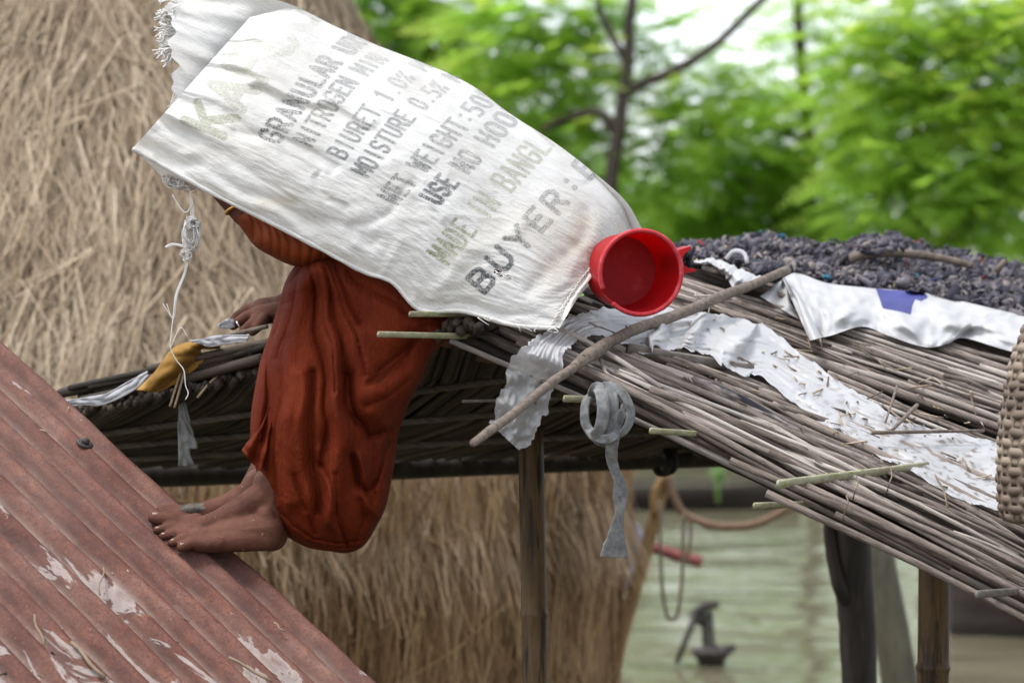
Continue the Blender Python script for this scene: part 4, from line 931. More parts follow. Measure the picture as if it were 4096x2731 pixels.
def build_sack():
    global sack
    st = [((530, 595), (1000, 70)), ((700, 690), (1175, 36)), ((880, 790), (1340, 106)), ((1100, 900), (1500, 178)), ((1290, 1000), (1700, 255)), ((1450, 1085), (1880, 338)), ((1570, 1130), (2040, 455)), ((1682, 1240), (2210, 565)), ((1850, 1246), (2360, 678)), ((2060, 1302), (2500, 802)), ((2238, 1312), (2572, 922))]
    ns, nt = 520, 300
    Bm = np.array(cr([s[0] for s in st], ns)); Tp = np.array(cr([s[1] for s in st], ns))
    t = np.linspace(0, 1, nt); s = np.linspace(0, 1, ns)[:, None]
    wt = .62 * t + .38 * np.sin(t * math.pi / 2)
    X = Bm[:, 0:1] + (Tp[:, 0:1] - Bm[:, 0:1]) * wt; Y = Bm[:, 1:2] + (Tp[:, 1:2] - Bm[:, 1:2]) * wt
    # right end: stitched edge bows in
    bow = np.exp(-((1 - s) / .07) ** 2) * np.sin(np.pi * t) ; X -= 26 * bow; Y -= 26 * bow
    db = 4.345 + .02 * s; dt = 4.60
    D = db + (dt - db) * (1 - np.cos(t * math.pi / 2)) ** .9
    D = D - .035 * np.sin(np.pi * t) * np.sin(np.pi * np.clip(s, 0, 1))
    # relief: folds radiating from the mouth, gathers, crumples
    N = np.zeros_like(X)
    for i in range(ns):
        si = i / (ns - 1); amp = .018 * math.exp(-(si / .20) ** 2) + .003
        for j in range(nt):
            tj = t[j]
            q = nz(si * 4.5 + .8 * nz(tj * 3, 2), tj * 17 + si * 5, 1.5)
            c = 1 - abs(nz(si * 9, tj * 7, 4.0)) * 2
            f = nz(si * 26, tj * 16, 8)
            N[i, j] = amp * q + .0028 * max(0, c - .5) + .0010 * f + .004 * nz(si * 5, tj * 3, 12) + .0012 * nz(si * 30, tj * 60, 14)
    D -= N
    for poly, a, wd in [([(1025, 351), (1102, 417), (1192, 411), (1329, 452), (1480, 520)], -.013, 16), ([(960, 520), (1120, 560), (1233, 595), (1329, 685)], -.011, 18), ([(1269, 702), (1317, 804), (1376, 833)], -.009, 14), ([(1010, 320), (1150, 385), (1330, 420), (1500, 480)], .010, 18),
                        ([(2335, 850), (2335, 960), (2200, 1060), (2120, 1160)], -.008, 26), ([(2390, 860), (2390, 980), (2260, 1090), (2180, 1190)], .006, 28), ([(2380, 730), (2560, 800)], -.012, 20), ([(600, 640), (860, 735), (1150, 885), (1400, 1030)], .010, 26), ([(640, 610), (900, 720), (1200, 860), (1500, 960)], -.008, 24),
                        ([(1690, 1200), (1850, 1215), (2100, 1265), (2230, 1280)], -.006, 14), ([(2230, 1290), (2300, 1150), (2400, 1010), (2480, 935)], -.006, 9), ([(2255, 1300), (2325, 1150), (2425, 1005), (2500, 930)], .006, 8), ([(1560, 640), (1700, 720), (1760, 860)], .006, 16), ([(1400, 900), (1560, 850), (1660, 740)], -.006, 16), ([(1750, 1130), (1900, 1000), (2100, 900)], .006, 30)]:
        D -= .55 * a * np.exp(-(segdist(X + 14 * np.sin(Y / 37), Y + 12 * np.sin(X / 41), poly) / (1.15 * wd)) ** 2)
    D = D + .07 * np.exp(-((1 - s) / .12) ** 2) * t
    ink, grn = letters(X, Y)
    # worn-through tear near the lower print
    dirt = np.zeros_like(X)
    for poly, a, wd in [([(2330, 900), (2300, 1020), (2180, 1100)], .6, 70), ([(2500, 960), (2330, 1120), (2250, 1250)], .5, 60), ([(1050, 815), (1170, 800)], .7, 26), ([(600, 560), (760, 620)], .25, 40), ([(900, 520), (1050, 560)], .18, 60), ([(530, 595), (760, 720), (1000, 850)], .35, 26), ([(1640, 1180), (1560, 1110), (1300, 990)], .35, 16), ([(1900, 1100), (2000, 950), (2300, 850)], .22, 90), ([(1250, 420), (1350, 460)], .35, 26)]:
        dirt = np.maximum(dirt, a * np.exp(-(segdist(X, Y, poly) / wd) ** 2))
    keep = ~((segdist(X, Y, [(1985, 1086), (2010, 1100), (2032, 1108)]) < 7.5))
    V = np.stack([(X - 2048) * K * D, D, CAMZ - (Y - 1365.5) * K * D], -1).reshape(-1, 3)
    kf = keep.reshape(-1)
    F = [f for f in gridF(ns, nt) if kf[f[0]] and kf[f[1]] and kf[f[2]] and kf[f[3]]]
    # far half, hanging behind; its mouth edge sticks out further left
    ns2, nt2 = 200, 90
    tb = cr([(672, -70), (1010, -20), (1180, 26), (1340, 106), (1500, 178), (1700, 255), (1880, 338), (2040, 455), (2210, 565), (2360, 678), (2500, 802), (2572, 922)], ns2)
    bb = cr([(705, 420), (770, 640), (900, 720), (1120, 830), (1300, 930), (1460, 1010), (1580, 1060), (1700, 1150), (1860, 1180), (2060, 1230), (2180, 1240), (2250, 1250)], ns2)
    tb, bb = np.array(tb), np.array(bb); t2 = np.linspace(0, 1, nt2)
    X2 = tb[:, 0:1] + (bb[:, 0:1] - tb[:, 0:1]) * t2; Y2 = tb[:, 1:2] + (bb[:, 1:2] - tb[:, 1:2]) * t2
    s2 = np.linspace(0, 1, ns2)[:, None]
    edge = np.exp(-(s2 / .02) ** 2); X2 += edge * (14 * np.sin(t2 * 21) + 9 * np.sin(t2 * 47 + 1))
    mw = np.exp(-(s2 / .13) ** 4)
    D2 = (1 - mw) * (4.60 + .27 * np.sin(t2 * math.pi / 2)) + mw * (4.63 - .13 * t2)
    for i in range(ns2):
        for j in range(nt2): D2[i, j] += .008 * nz(i * .05 + 2 * nz(t2[j] * 4, 1), t2[j] * 13 + i * .03, 31) * math.exp(-(i / 60) ** 2) + .004 * nz(i * .12, t2[j] * 7, 33)
    V2 = np.stack([(X2 - 2048) * K * D2, D2, CAMZ - (Y2 - 1365.5) * K * D2], -1).reshape(-1, 3)
    n0 = len(V); F += [tuple(i + n0 for i in f) for f in gridF(ns2, nt2)]
    z2 = np.zeros(len(V2))
    root = empty('woven_sack', W(1900, 1300, 4.5), 'white woven fertiliser sack with black and green lettering draped over the person', 'sack')
    cloth = mk('sack_cloth', np.vstack([V, V2]), F, M['sack'], root, attrs={'ink': np.concatenate([ink.reshape(-1), z2]), 'grn': np.concatenate([grn.reshape(-1), z2]), 'dirt': np.concatenate([dirt.reshape(-1), z2])})
    P = V.reshape(ns, nt, 3)
    # rolled hem along the lower edge and the stitched right end
    g = G(); edge = [Vector(P[i, 0]) for i in range(0, ns, 4)]
    g.add(tube(edge, [R(9 + 4 * nz(i * .2, 3), 4.4) for i in range(len(edge))], 8)); mk('hem', [tuple(v) for v in g.V], g.F, M['sack'], root)
    g = G(); rng = random.Random(2)
    for k in range(70):   # chain stitch near the right end
        j = int(lerp(6, nt - 8, k / 69)); p = Vector(P[ns - 14, j]) + Vector((0, -.0025, 0)); q = Vector(P[ns - 11 - 3 * (k % 2), min(j + 5, nt - 1)]) + Vector((0, -.0028, 0))
        g.add(tube([p, (p + q) / 2 + Vector((0, -.0012, 0)), q], .0012, 5))
    g.mk('stitching', M['thread'], root)
    # turned-under corner beneath the mouth
    L = pl([(545, 600), (700, 690), (840, 770)], 20); Lo = pl([(560, 620), (655, 715), (700, 720), (830, 775)], 20)
    V3 = [W(*lerp(L[i], Lo[i], j / 7), 4.37 + .03 * j / 7 + .003 * nz(i * .7, j)) for i in range(20) for j in range(8)]
    mk('turned_hem', V3, gridF(20, 8), M['sack'], root)
    # frayed ends and hanging thread
    g = G()
    for k in range(120):
        y = rng.uniform(-10, 235); x = 690 + 14 * math.sin(y / 11); d = 4.61 + rng.uniform(-.01, .02)
        pts = [(x + 20, y, d)]; a = rng.uniform(2.2, 4.0)
        for i in range(5): x += math.cos(a) * rng.uniform(5, 20); y -= math.sin(a) * rng.uniform(4, 14) - 4; a += rng.gauss(0, .7); pts.append((x, y, d + rng.uniform(-.006, .006)))
        g.add(tube(cr([W(*p) for p in pts], 10), rng.uniform(.0008, .0018), 5))
    for k in range(14):
        y = rng.uniform(330, 470); x = 712; d = 4.7; pts = [(x + 10, y, d)]
        for i in range(4): x += rng.uniform(-22, 6); y += rng.uniform(2, 24); pts.append((x, y, d))
        g.add(tube(cr([W(*p) for p in pts], 10), .0011, 5))
    g.mk('frayed_fringe', M['thread'], root, kind='stuff'); g = G()
    def tangle(cx, cy, rx, ry, n, d, r=(.0005, .0010)):
        nonlocal g
        for k in range(n):
            pts = []; a = rng.uniform(0, 6.28); q = rng.uniform(.5, 1)
            for i in range(7):
                pts.append((cx + rx * q * math.cos(a) + rng.gauss(0, rx * .12), cy + ry * q * math.sin(a) + rng.gauss(0, ry * .12), d + rng.uniform(-.02, .02))); a += rng.uniform(.5, 1.3)
            g.add(tube(cr([W(*p) for p in pts], 18), rng.uniform(*r), 5))
    tangle(700, 715, 45, 38, 40, 4.40); tangle(745, 735, 60, 32, 20, 4.40); tangle(765, 935, 34, 68, 34, 4.38); tangle(772, 895, 26, 22, 30, 4.38); tangle(745, 1020, 30, 30, 8, 4.38)
    g.mk('thread_tangle', M['thread'], root, kind='stuff'); g = G()
    for off in (0, 7, -6, 4):
        pts = [(760, 760), (768 + off, 830), (765 + off, 900), (748 + off, 1000), (742 + off * .6, 1080), (705 + off * .6, 1180), (692 + off * .3, 1270), (685, 1340), (682, 1390), (705, 1440), (735, 1480), (742, 1540), (753, 1572), (742, 1598)]
        if off in (7, -6): pts = pts[:7] + [(660 - 8 * off / 7, 1215)]
        if off == 4: pts = pts[:9] + [(720, 1310), (750, 1345)]
        g.add(tube(cr([W(x, y, 4.38) for x, y in pts], 60), .0009 if off == 0 else .0007, 5))
    for pts in [[(690, 780), (720, 830), (745, 850), (770, 820)], [(745, 985), (690, 975), (662, 990), (700, 980), (750, 992)]]: g.add(tube(cr([W(x, y, 4.38) for x, y in pts], 20), .0013, 5))
    g.mk('hanging_thread', M['thread'], root, kind='stuff'); g = G()
    for k in range(26):   # threads across the tear and lower edge
        x = rng.uniform(1975, 2040); y = 1080 + (x - 1975) * .45 + rng.uniform(-6, 6)
        if k > 15: x = rng.uniform(1900, 2240); y = 1252 + (x - 1850) * .16 + rng.uniform(-4, 10)
        d = 4.30 if k <= 15 else 4.345
        g.add(tube(cr([W(x, y, d), W(x + rng.uniform(-25, 30), y + rng.uniform(4, 22), d - .004), W(x + rng.uniform(-20, 50), y + rng.uniform(0, 30), d)], 8), .0008, 4))
    g.mk('torn_weft', M['thread'], root, kind='stuff')
    return root
build_sack()

# ------------------------------------------------------------------ red mug
def build_mug():
    c = W(2562, 1090, 4.37)                       # rim centre
    ax = Vector((.20, -.96, -.05)).normalized()     # opening direction
    up = Vector((0, 0, 1)); u = up.cross(ax).normalized(); v = ax.cross(u).normalized()
    root = empty('red_mug', c - Vector((0, 0, .08)), 'red plastic mug with a broken rim lying on its side by the sack', 'mug')
    Ro = R(170, 4.37); n = 96
    prof_o = [(0, 1.02), (.010, 1.02), (.010, .955), (.05, .94), (.10, .91), (.135, .88)]; prof_i = [(.133, .0), (.131, .84), (.10, .875), (.05, .905), (.012, .925), (0, .935)]
    full = [(.135, 0)] + prof_o[::-1] + prof_i[::-1]
    V = []
    for i in range(n):
        a = 2 * math.pi * i / n; deg = math.degrees(a) % 360
        miss = 203 < deg < 227                      # broken piece of the rim, lower left as seen
        for (z, r) in full:
            if miss and z < .03: z = .016 + .010 * math.sin((deg - 203) / 24 * math.pi) ; r = min(r, .955)
            V.append(c - ax * z + (u * (math.cos(a)) + v * math.sin(a)) * (Ro * r))
    mk('mug_body', V, gridF(n, len(full), True), M['red'], root, smooth=True).data.set_sharp_from_angle(angle=rad(35))
    for (a0, a1) in ((-133, 203),):
        P = [c + ax * .002 + (u * math.cos(rad(a)) + v * math.sin(rad(a))) * Ro * .985 for a in np.linspace(a0, a1, 120)]
        g = G(); g.add(tube(P, .0052, 10, flat=.8)); g.mk('mug_rim', M['red_rim'], root)
    V = [c - ax * .1295 + (u * math.cos(a) + v * math.sin(a)) * (Ro * f) for a in np.linspace(0, 2 * math.pi, 60, endpoint=False) for f in (.01, .4, .8, .838)]
    mk('mug_base', V, gridF(60, 4, True), M['red_base'], root)
    # handle: channel-section lug rising to the right
    g = G(); a = rad(14); rd = (u * math.cos(a) + v * math.sin(a)); tg = (-u * math.sin(a) + v * math.cos(a))
    if rd.x < 0: pass
    sec = [(-.024, .0, .004), (.024, .0, .004)]
    V = []; F = []
    pts2 = [(-.030, .030), (-.024, .028), (-.020, .016), (-.012, .006), (0, .003), (.012, .006), (.020, .016), (.026, .030), (.032, .030), (.030, .0), (.026, -.012), (-.026, -.012), (-.03, 0)]
    for z in (.004, .02, .05, .085, .10):
        sc = 1.0 if z < .06 else .8
        for (x, y) in pts2: V.append(c - ax * z + rd * (Ro * .965 + (y * sc * .72 + .006)) + tg * (x * sc * .70))
    m = len(pts2); nzs = 5
    for i in range(nzs - 1):
        for k in range(m): F.append((i * m + k, i * m + (k + 1) % m, (i + 1) * m + (k + 1) % m, (i + 1) * m + k))
    F.append(tuple(range(m))); F.append(tuple((nzs - 1) * m + k for k in range(m - 1, -1, -1)))
    mk('handle', V, F, M['red'], root, smooth=False)
build_mug()

# ------------------------------------------------------------------ torn plastic film
def build_film():
    up_e = [(1955, 1688), (1990, 1610), (2020, 1520), (2040, 1445), (2110, 1375), (2190, 1315), (2290, 1262), (2400, 1242), (2560, 1240), (2700, 1236), (2860, 1258), (3010, 1285), (3120, 1345), (3240, 1445), (3390, 1540), (3540, 1640), (3700, 1710), (3850, 1740), (4000, 1760)]
    lo_e = [(2075, 1800), (2150, 1720), (2205, 1600), (2225, 1510), (2250, 1430), (2300, 1372), (2380, 1345), (2480, 1372), (2590, 1400), (2720, 1395), (2830, 1425), (2950, 1490), (3060, 1520), (3180, 1615), (3330, 1720), (3500, 1805), (3650, 1890), (3830, 1990), (4040, 2060)]
    n, m = 420, 56
    Ue, Le = np.array(cr(up_e, n)), np.array(cr(lo_e, n)); V = []; hang = []; dirt = []
    for i in range(n):
        s = i / (n - 1)
        ju = 26 * nz(s * 24, 1) + 13 * nz(s * 66, 2) + 6 * nz(s * 170, 3); jl = 30 * nz(s * 22, 5) + 15 * nz(s * 60, 6) + 7 * nz(s * 160, 7)
        if .44 < s < .58: jl += 30 * nz(s * 70, 8)
        for j in range(m):
            t = j / (m - 1); x, y = lerp(Ue[i], Le[i], t)
            y += ju * (1 - t) ** 5 + jl * t ** 5; x += .5 * ju * (1 - t) ** 5 + .5 * jl * t ** 5
            hg = min(1, max(0, (.25 - s) / .10))
            lift = .040 + .008 * nz(s * 14, t * 3) + .004 * abs(nz(s * 22 + t * 4, t * 5, 3)) * 2
            if .45 < s < .62: lift += .024 * max(0, math.sin(s * 95 + t * 3.2 + 2 * nz(s * 20, t))) * (1 - abs(t - .4))
            d = lerp(roof_d(min(max(x, 2060), 4300), min(y, 2160), lift), 4.36 + .018 * nz(s * 24, t * 3) + .006 * nz(s * 60, t * 9, 2) + .02 * (t - .5) ** 2, hg)
            V.append(W(x, y, d)); hang.append(hg if s > .0 else hg); dirt.append(min(1, max(0, (s - .62) / .3)))
    mk('plastic_sheet', V, gridF(n, m), M['film'], attrs={'hang': hang, 'dirt': dirt}, label='torn milky plastic sheet trailing over the sticks and hanging off the edge', cat='plastic sheet')
build_film()

# ------------------------------------------------------------------ long crooked branch
def build_branch():
    bd = lambda px: 4.335 + (px - 2330) * .00098
    pts = [(1893, 1772, 16), (1960, 1722, 19), (2060, 1650, 19), (2180, 1550, 19), (2290, 1472, 20), (2340, 1432, 27), (2380, 1408, 30), (2410, 1385, 25), (2480, 1345, 22), (2560, 1310, 23), (2700, 1262, 23), (2800, 1222, 22), (2900, 1180, 21), (3020, 1135, 19), (3150, 1078, 17)]
    n = 90; A = np.array(cr(pts, n)); g = G(); random.seed(7)
    P = [W(a[0], a[1] + 3 * nz(a[0] * .02, 2), bd(a[0])) for a in A]
    g.add(tube(P, [R(a[2] * (1 + .05 * nz(a[0] * .03, 5)), bd(a[0])) for a in A], 14, jit=.02))
    for (x, y, dx, dy, r, l) in [(1985, 1705, -40, 22, 7, 1), (2140, 1592, 5, 34, 9, .7), (2405, 1392, 14, -16, 10, .8), (2335, 1430, -6, -18, 11, .7), (2610, 1300, 12, 16, 9, .6), (2515, 1318, -18, -20, 6, .7)]:
        g.add(tube([W(x, y, bd(x) - .004), W(x + dx * .5 * l, y + dy * .5 * l, bd(x) - .010), W(x + dx * l, y + dy * l, bd(x) - .014)], [R(r, 4.3), R(r * .8, 4.3), R(r * .55, 4.3)], 8))
    g.mk('branch', M['branch'], None, label='long crooked grey branch lying across the stick roof beside the red mug', cat='branch')
build_branch()

# ------------------------------------------------------------------ white cloths, rag heap, bent stick
def strip(name, up, lo, n, m, lift, mat, root=None, wr=.01, seed=0, jag=0, **k):
    Ue, Le = np.array(cr(up, n)), np.array(cr(lo, n)); V = []
    for i in range(n):
        for j in range(m):
            t = j / (m - 1); x, y = lerp(Ue[i], Le[i], t)
            if jag: y += jag * nz(i * .35, seed) * (t ** 4 + (1 - t) ** 4)
            d = roof_d(x, y, lift + wr * nz(i * 9 / n, t * 3, seed) + wr * .5 * nz(i * 26 / n, t * 5, seed + 3) + .02 * math.sin(math.pi * t))
            V.append(W(x, y, d))
    return mk(name, V, gridF(n, m), mat, root, **k)
up_c = [(3130, 1112), (3190, 1092), (3300, 1130), (3420, 1146), (3560, 1158), (3700, 1172), (3850, 1205), (4000, 1240), (4100, 1262), (4350, 1300)]
lo_c = [(3238, 1362), (3268, 1354), (3330, 1340), (3450, 1306), (3560, 1345), (3700, 1388), (3790, 1375), (3860, 1352), (4060, 1408), (4330, 1440)]
cl = strip('printed_cloth', up_c, lo_c, 150, 40, .046, M['cloth'], None, .012, 5, label='white woven sack cloth with a blue print beside the rag heap', cat='cloth')
cl_b = None
def cloth_extras():
    # stitched side flap folded back on the left
    V = []; a = pl([(3130, 1105), (3180, 1200), (3215, 1300), (3240, 1362)], 26); b = pl([(3150, 1115), (3210, 1190), (3250, 1280), (3285, 1350)], 26)
    for i in range(26):
        for j in range(8): x, y = lerp(a[i], b[i], j / 7); V.append(W(x, y, roof_d(x, y, .062 + .015 * math.sin(math.pi * j / 7))))
    mk('folded_edge', V, gridF(26, 8), M['cloth'], cl)
    a = pl([(3130, 1112), (3090, 1150), (3040, 1185)], 20); b = pl([(3150, 1150), (3165, 1215), (3200, 1280)], 20); V = []
    for i in range(20):
        for j in range(12): x, y = lerp(a[i], b[i], j / 11); V.append(W(x, y, roof_d(x, y, .034 + .006 * math.sin(j * .9))))
    mk('shaded_inner_fold', V, gridF(20, 12), M['cloth'], cl)
    # blue print: conforms to the cloth surface
    me = cl.data; off = np.array(OFF[cl.name]); co = np.empty(len(me.vertices) * 3); me.vertices.foreach_get('co', co); co = co.reshape(-1, 3) + off
    bv = BVHTree.FromPolygons([tuple(v) for v in co], [tuple(p.vertices) for p in me.polygons])
    up = pl([(3503, 1154), (3530, 1157), (3560, 1160), (3600, 1162), (3640, 1164), (3660, 1166), (3680, 1168), (3698, 1171), (3712, 1184)], 64); lo = pl([(3522, 1205), (3530, 1232), (3570, 1240), (3610, 1248), (3643, 1258), (3650, 1220), (3662, 1196), (3684, 1204), (3708, 1192)], 64); V = []
    for i in range(64):
        for j in range(16):
            x, y = lerp(up[i], lo[i], j / 15); r = (W(x, y, 1) - Vector((0, 0, CAMZ))).normalized(); h = bv.ray_cast(Vector((0, 0, CAMZ)), r)
            p = h[0] if h[0] else W(x, y, roof_d(x, y, .06)); V.append(p - r * .0025)
    mk('blue_print', V, gridF(64, 16), M['blue'], cl)
cloth_extras()
strip('cloth_scrap', [(2772, 1044), (2860, 1034), (2950, 1070), (3040, 1105), (3110, 1112)], [(2790, 1056), (2850, 1072), (2905, 1110), (2950, 1158), (3075, 1125)], 60, 16, .045, M['cloth'], None, .008, 9, 10, label='narrow white cloth strip between the red mug and the branch tip', cat='cloth')
def rag_heap():
    rng = random.Random(14); g = G()
    top = [(2690, 1030), (2790, 1015), (2900, 1005), (2960, 988), (3050, 985), (3110, 985), (3200, 1005), (3350, 1012), (3470, 985), (3560, 985), (3650, 1015), (3760, 1035), (3900, 1062), (4096, 1090), (4400, 1110)]
    bot = [(2700, 1070), (2830, 1060), (2950, 1085), (3060, 1130), (3140, 1130), (3220, 1130), (3330, 1160), (3430, 1172), (3560, 1180), (3650, 1195), (3740, 1215), (3850, 1240), (3980, 1270), (4110, 1300), (4400, 1340)]
    T, Bt = np.array(cr(top, 200)), np.array(cr(bot, 200)); V = []
    DB = [roof_d(b[0], b[1], .03) + .02 for b in Bt]
    def pt(i, t, h=0):
        x, y = lerp(Bt[i], T[i], t); db = DB[i]; return W(x, y, lerp(db, db + .75, t ** 1.3)) + Vector((0, -h * .6, h))
    for i in range(0, 200, 2):
        for j in range(12): V.append(pt(i, j / 11 * .97, -.012))
    for i in range(0, 200, 2): V.append(pt(i, .9, -.1) + Vector((0, .5, -.25)))
    n = 100; V1 = V[:n * 12]; F = gridF(n, 12)
    g.add((V1, F), .2)
    for k in range(4200):
        i = rng.randrange(200); t = rng.random() ** .8; c = pt(i, t, rng.uniform(0, .014) + .03 * max(0, nz(i * .12, t * 5, 3))) ; s = rng.choice([.005, .008, .012, .019]) * rng.uniform(.8, 1.2)
        d = Vector((rng.gauss(0, 1), rng.gauss(0, 1), rng.gauss(0, .7))).normalized(); e = d.orthogonal().normalized()
        r = rng.random(); col = rng.uniform(0, .79) if r < .93 else rng.uniform(.8, 1)
        P = [c - d * s * 1.4, c - d * s * .4 + e * s * .5, c + d * s * .5 - e * s * .4 + Vector((0, 0, s * .4)), c + d * s * 1.5 + e * s * .3]
        q = rng.uniform(.35, .75) if col < .8 else .22
        g.add(tube(P, [s * .3 * q, s * q, s * .85 * q, s * .2 * q], 6), col)
    for k in range(9000):
        i = rng.randrange(200); t = rng.random() ** .7; c = pt(i, t, rng.uniform(.004, .022)); P = [c]; d = Vector((rng.gauss(0, 1), rng.gauss(0, 1), rng.gauss(.2, .6))).normalized()
        for q in range(5):
            d = (d + Vector((rng.gauss(0, .9), rng.gauss(0, .9), rng.gauss(-.12, .6)))).normalized(); P.append(P[-1] + d * rng.uniform(.003, .0085))
        g.add(tube(P, rng.choice([.0014, .002, .003, .004]), 4), rng.random() if rng.random() < .25 else rng.uniform(.1, .79))
    for (tx, ty, n) in [(2995, 992, 26), (3075, 985, 30), (3250, 1000, 14), (3290, 985, 8), (3475, 985, 30), (3550, 985, 26), (2900, 1000, 16), (3345, 1045, 14)]:
        for k in range(n):
            c = W(tx + rng.gauss(0, 26), ty + rng.uniform(-16, 22), 5.72 + rng.uniform(-.1, .1)); s = rng.uniform(.007, .018); d = Vector((rng.gauss(0, 1), rng.gauss(0, 1), rng.gauss(0, 1))).normalized(); e = d.orthogonal().normalized()
            g.add(tube([c - d * s, c + e * s * .4, c + d * s * .9 + e * s * .3], [s * .15, s * .55, s * .15], 6), rng.uniform(.1, .79))
    g.mk('rag_heap', M['ragheap'], None, smooth=True, label='heap of dark shredded rags and fibre spread on the stick roof', cat='rag heap', kind='stuff')
    g = G(); d0 = [roof_d(x, 1180) + .42 for x in (3380, 3900)]
    P = cr([W(3375, 1050, 5.65), W(3430, 1026, 5.66), W(3540, 1012, 5.68), (W(3650, 1016, 5.7)), W(3780, 1036, 5.72), W(3890, 1064, 5.74)], 30); g.add(tube(P, [R(lerp(22, 14, i / 29), 5.6) for i in range(30)], 10))
    g.mk('bent_stick', M['branch'], None, label='bent bark stick lying on top of the dark rag heap', cat='stick')
    g = G(); P = [W(3985, 1090, 5.7), W(4005, 1060, 5.7), W(4022, 1040, 5.7)]; g.add(tube(P, [R(14, 5.7), R(12, 5.7), R(9, 5.7)], 8))
    g.mk('stick_stub', M['branch'], None, label='short broken stick poking up from the right of the rag heap', cat='stick')
    g = G(); P = cr([W(2905, 1035, 5.33), W(2935, 1005, 5.32), W(2975, 1012, 5.31), W(2990, 1050, 5.30)], 12); g.add(tube(P, R(9, 5.3), 6))
    g.mk('cloth_twist', M['cloth'], None, label='white cloth twist looped on the left end of the rag heap', cat='rag')
rag_heap()

# ------------------------------------------------------------------ small sticks lying on the plastic
for (a, b, r, lab) in [((3590, 1538), (3542, 1688), 6, 'thin pale twig lying on the plastic sheet, farther of the pair'), ((3668, 1620), (3568, 1720), 9, 'short brown twig on the plastic sheet just below the pale twig'),
                       ((3490, 1730), (3935, 1722), 8, 'long straight brown stick lying level across the lower plastic sheet')]:
    g = G(); P = [on_roof(lerp(a[0], b[0], t), lerp(a[1], b[1], t), .062 + .004 * math.sin(t * 3)) for t in np.linspace(0, 1, 7)]
    g.add(tube(P, [R(r * (1 - .25 * t), 4.6) for t in np.linspace(0, 1, 7)], 8), .7); g.mk('twig', M['branch'], None, label=lab, cat='twig')
g = G()
rr = random.Random(77)
for k in range(130):
    x = rr.uniform(2700, 4050); y = 1180 + (x - 2700) * .42 + rr.uniform(-120, 330)
    if x > 3950 and y > 1300: continue
    L = rr.choice([20, 40, 90]) * rr.uniform(.5, 1.2); a = rr.gauss(.4, .6)
    g.add(tube([on_roof(x, y, .036), on_roof(x + L * .5 * math.cos(a), y + L * .5 * math.sin(a), .042 + rr.uniform(0, .012)), on_roof(x + L * math.cos(a), y + L * math.sin(a), .036)], rr.uniform(.0007, .0018), 4), rr.random())
g.mk('straw_litter', M['straw'], None, label='loose straws and bark shreds scattered over the stick roof', cat='straw litter', kind='stuff')

# ------------------------------------------------------------------ knotted grey cloth strip
def ribbon(pts, wd, th, n, g, tw=None, seed=0):
    A = cr([W(x, y, d) for x, y, d in pts], n); ws = pl([(x,) for x in wd], n)[:, 0]
    nn = []
    for i in range(n):
        t = (A[min(i + 1, n - 1)] - A[max(i - 1, 0)]).normalized(); ang = (tw[0] + (tw[1] - tw[0]) * i / (n - 1)) if tw else 0
        f = Vector((0, -1, 0)); f = (f - t * f.dot(t)); f = f.normalized() if f.length > .05 else t.orthogonal().normalized(); s = t.cross(f); nn.append((f * math.cos(ang) + s * math.sin(ang)))
    V = []; F = []; m = 14
    for i in range(n):
        t = (A[min(i + 1, n - 1)] - A[max(i - 1, 0)]).normalized(); f = nn[i]; s = t.cross(f).normalized()
        for k in range(m):
            a = 2 * math.pi * k / m; x = math.cos(a); y = math.sin(a); fold = .35 * nz(i * .11, k * .9, seed)
            V.append(A[i] + s * (R(ws[i], 4.3) * x * (1 + .08 * nz(i * .2, seed, k * .1))) + f * (R(th, 4.3) * (y + fold) + R(th, 4.3) * .8 * (x * x)))
    for i in range(n - 1):
        for k in range(m): F.append((i * m + k, i * m + (k + 1) % m, (i + 1) * m + (k + 1) % m, (i + 1) * m + k))
    F.append(tuple(range(m))); F.append(tuple((n - 1) * m + k for k in range(m)))
    g.add((V, F))
g = G(); b = 4.27
ribbon([(2372, 1590, b + .03), (2352, 1600, b + .0), (2342, 1650, b - .015), (2352, 1705, b - .022), (2388, 1752, b - .03), (2424, 1772, b - .02)], [16, 20, 22, 22, 20, 15], 11, 60, g, (.9, .5), seed=1)
ribbon([(2368, 1600, b + .03), (2372, 1566, b - .0), (2392, 1552, b - .025), (2408, 1590, b - .05), (2412, 1650, b - .058), (2400, 1706, b - .056), (2376, 1738, b - .045), (2356, 1715, b - .02)], [17, 21, 23, 24, 25, 23, 20, 15], 11, 80, g, (.2, -.25), seed=2)
ribbon([(2400, 1580, b + .03), (2412, 1550, b - .01), (2436, 1556, b - .03), (2452, 1612, b - .044), (2448, 1676, b - .046), (2432, 1728, b - .042), (2410, 1752, b - .03)], [15, 19, 22, 24, 22, 20, 15], 11, 70, g, (-.1, .35), seed=7)
ribbon([(2410, 1572, b + .03), (2436, 1546, b + .0), (2474, 1564, b - .012), (2506, 1606, b - .016), (2518, 1658, b - .018), (2504, 1706, b - .026), (2474, 1736, b - .036), (2446, 1756, b - .03)], [14, 18, 20, 21, 22, 20, 17, 13], 10, 80, g, (-.3, -.95), seed=3)
ribbon([(2490, 1620, b + .02), (2484, 1664, b + .0), (2470, 1704, b - .016), (2448, 1744, b - .03)], [10, 14, 14, 12], 8, 40, g, (-.9, -.2), seed=8)
ribbon([(2362, 1722, b - .01), (2392, 1748, b - .045), (2428, 1756, b - .056), (2458, 1742, b - .046), (2468, 1724, b - .02)], [12, 17, 19, 16, 11], 10, 50, g, (.3, -.3), seed=9)
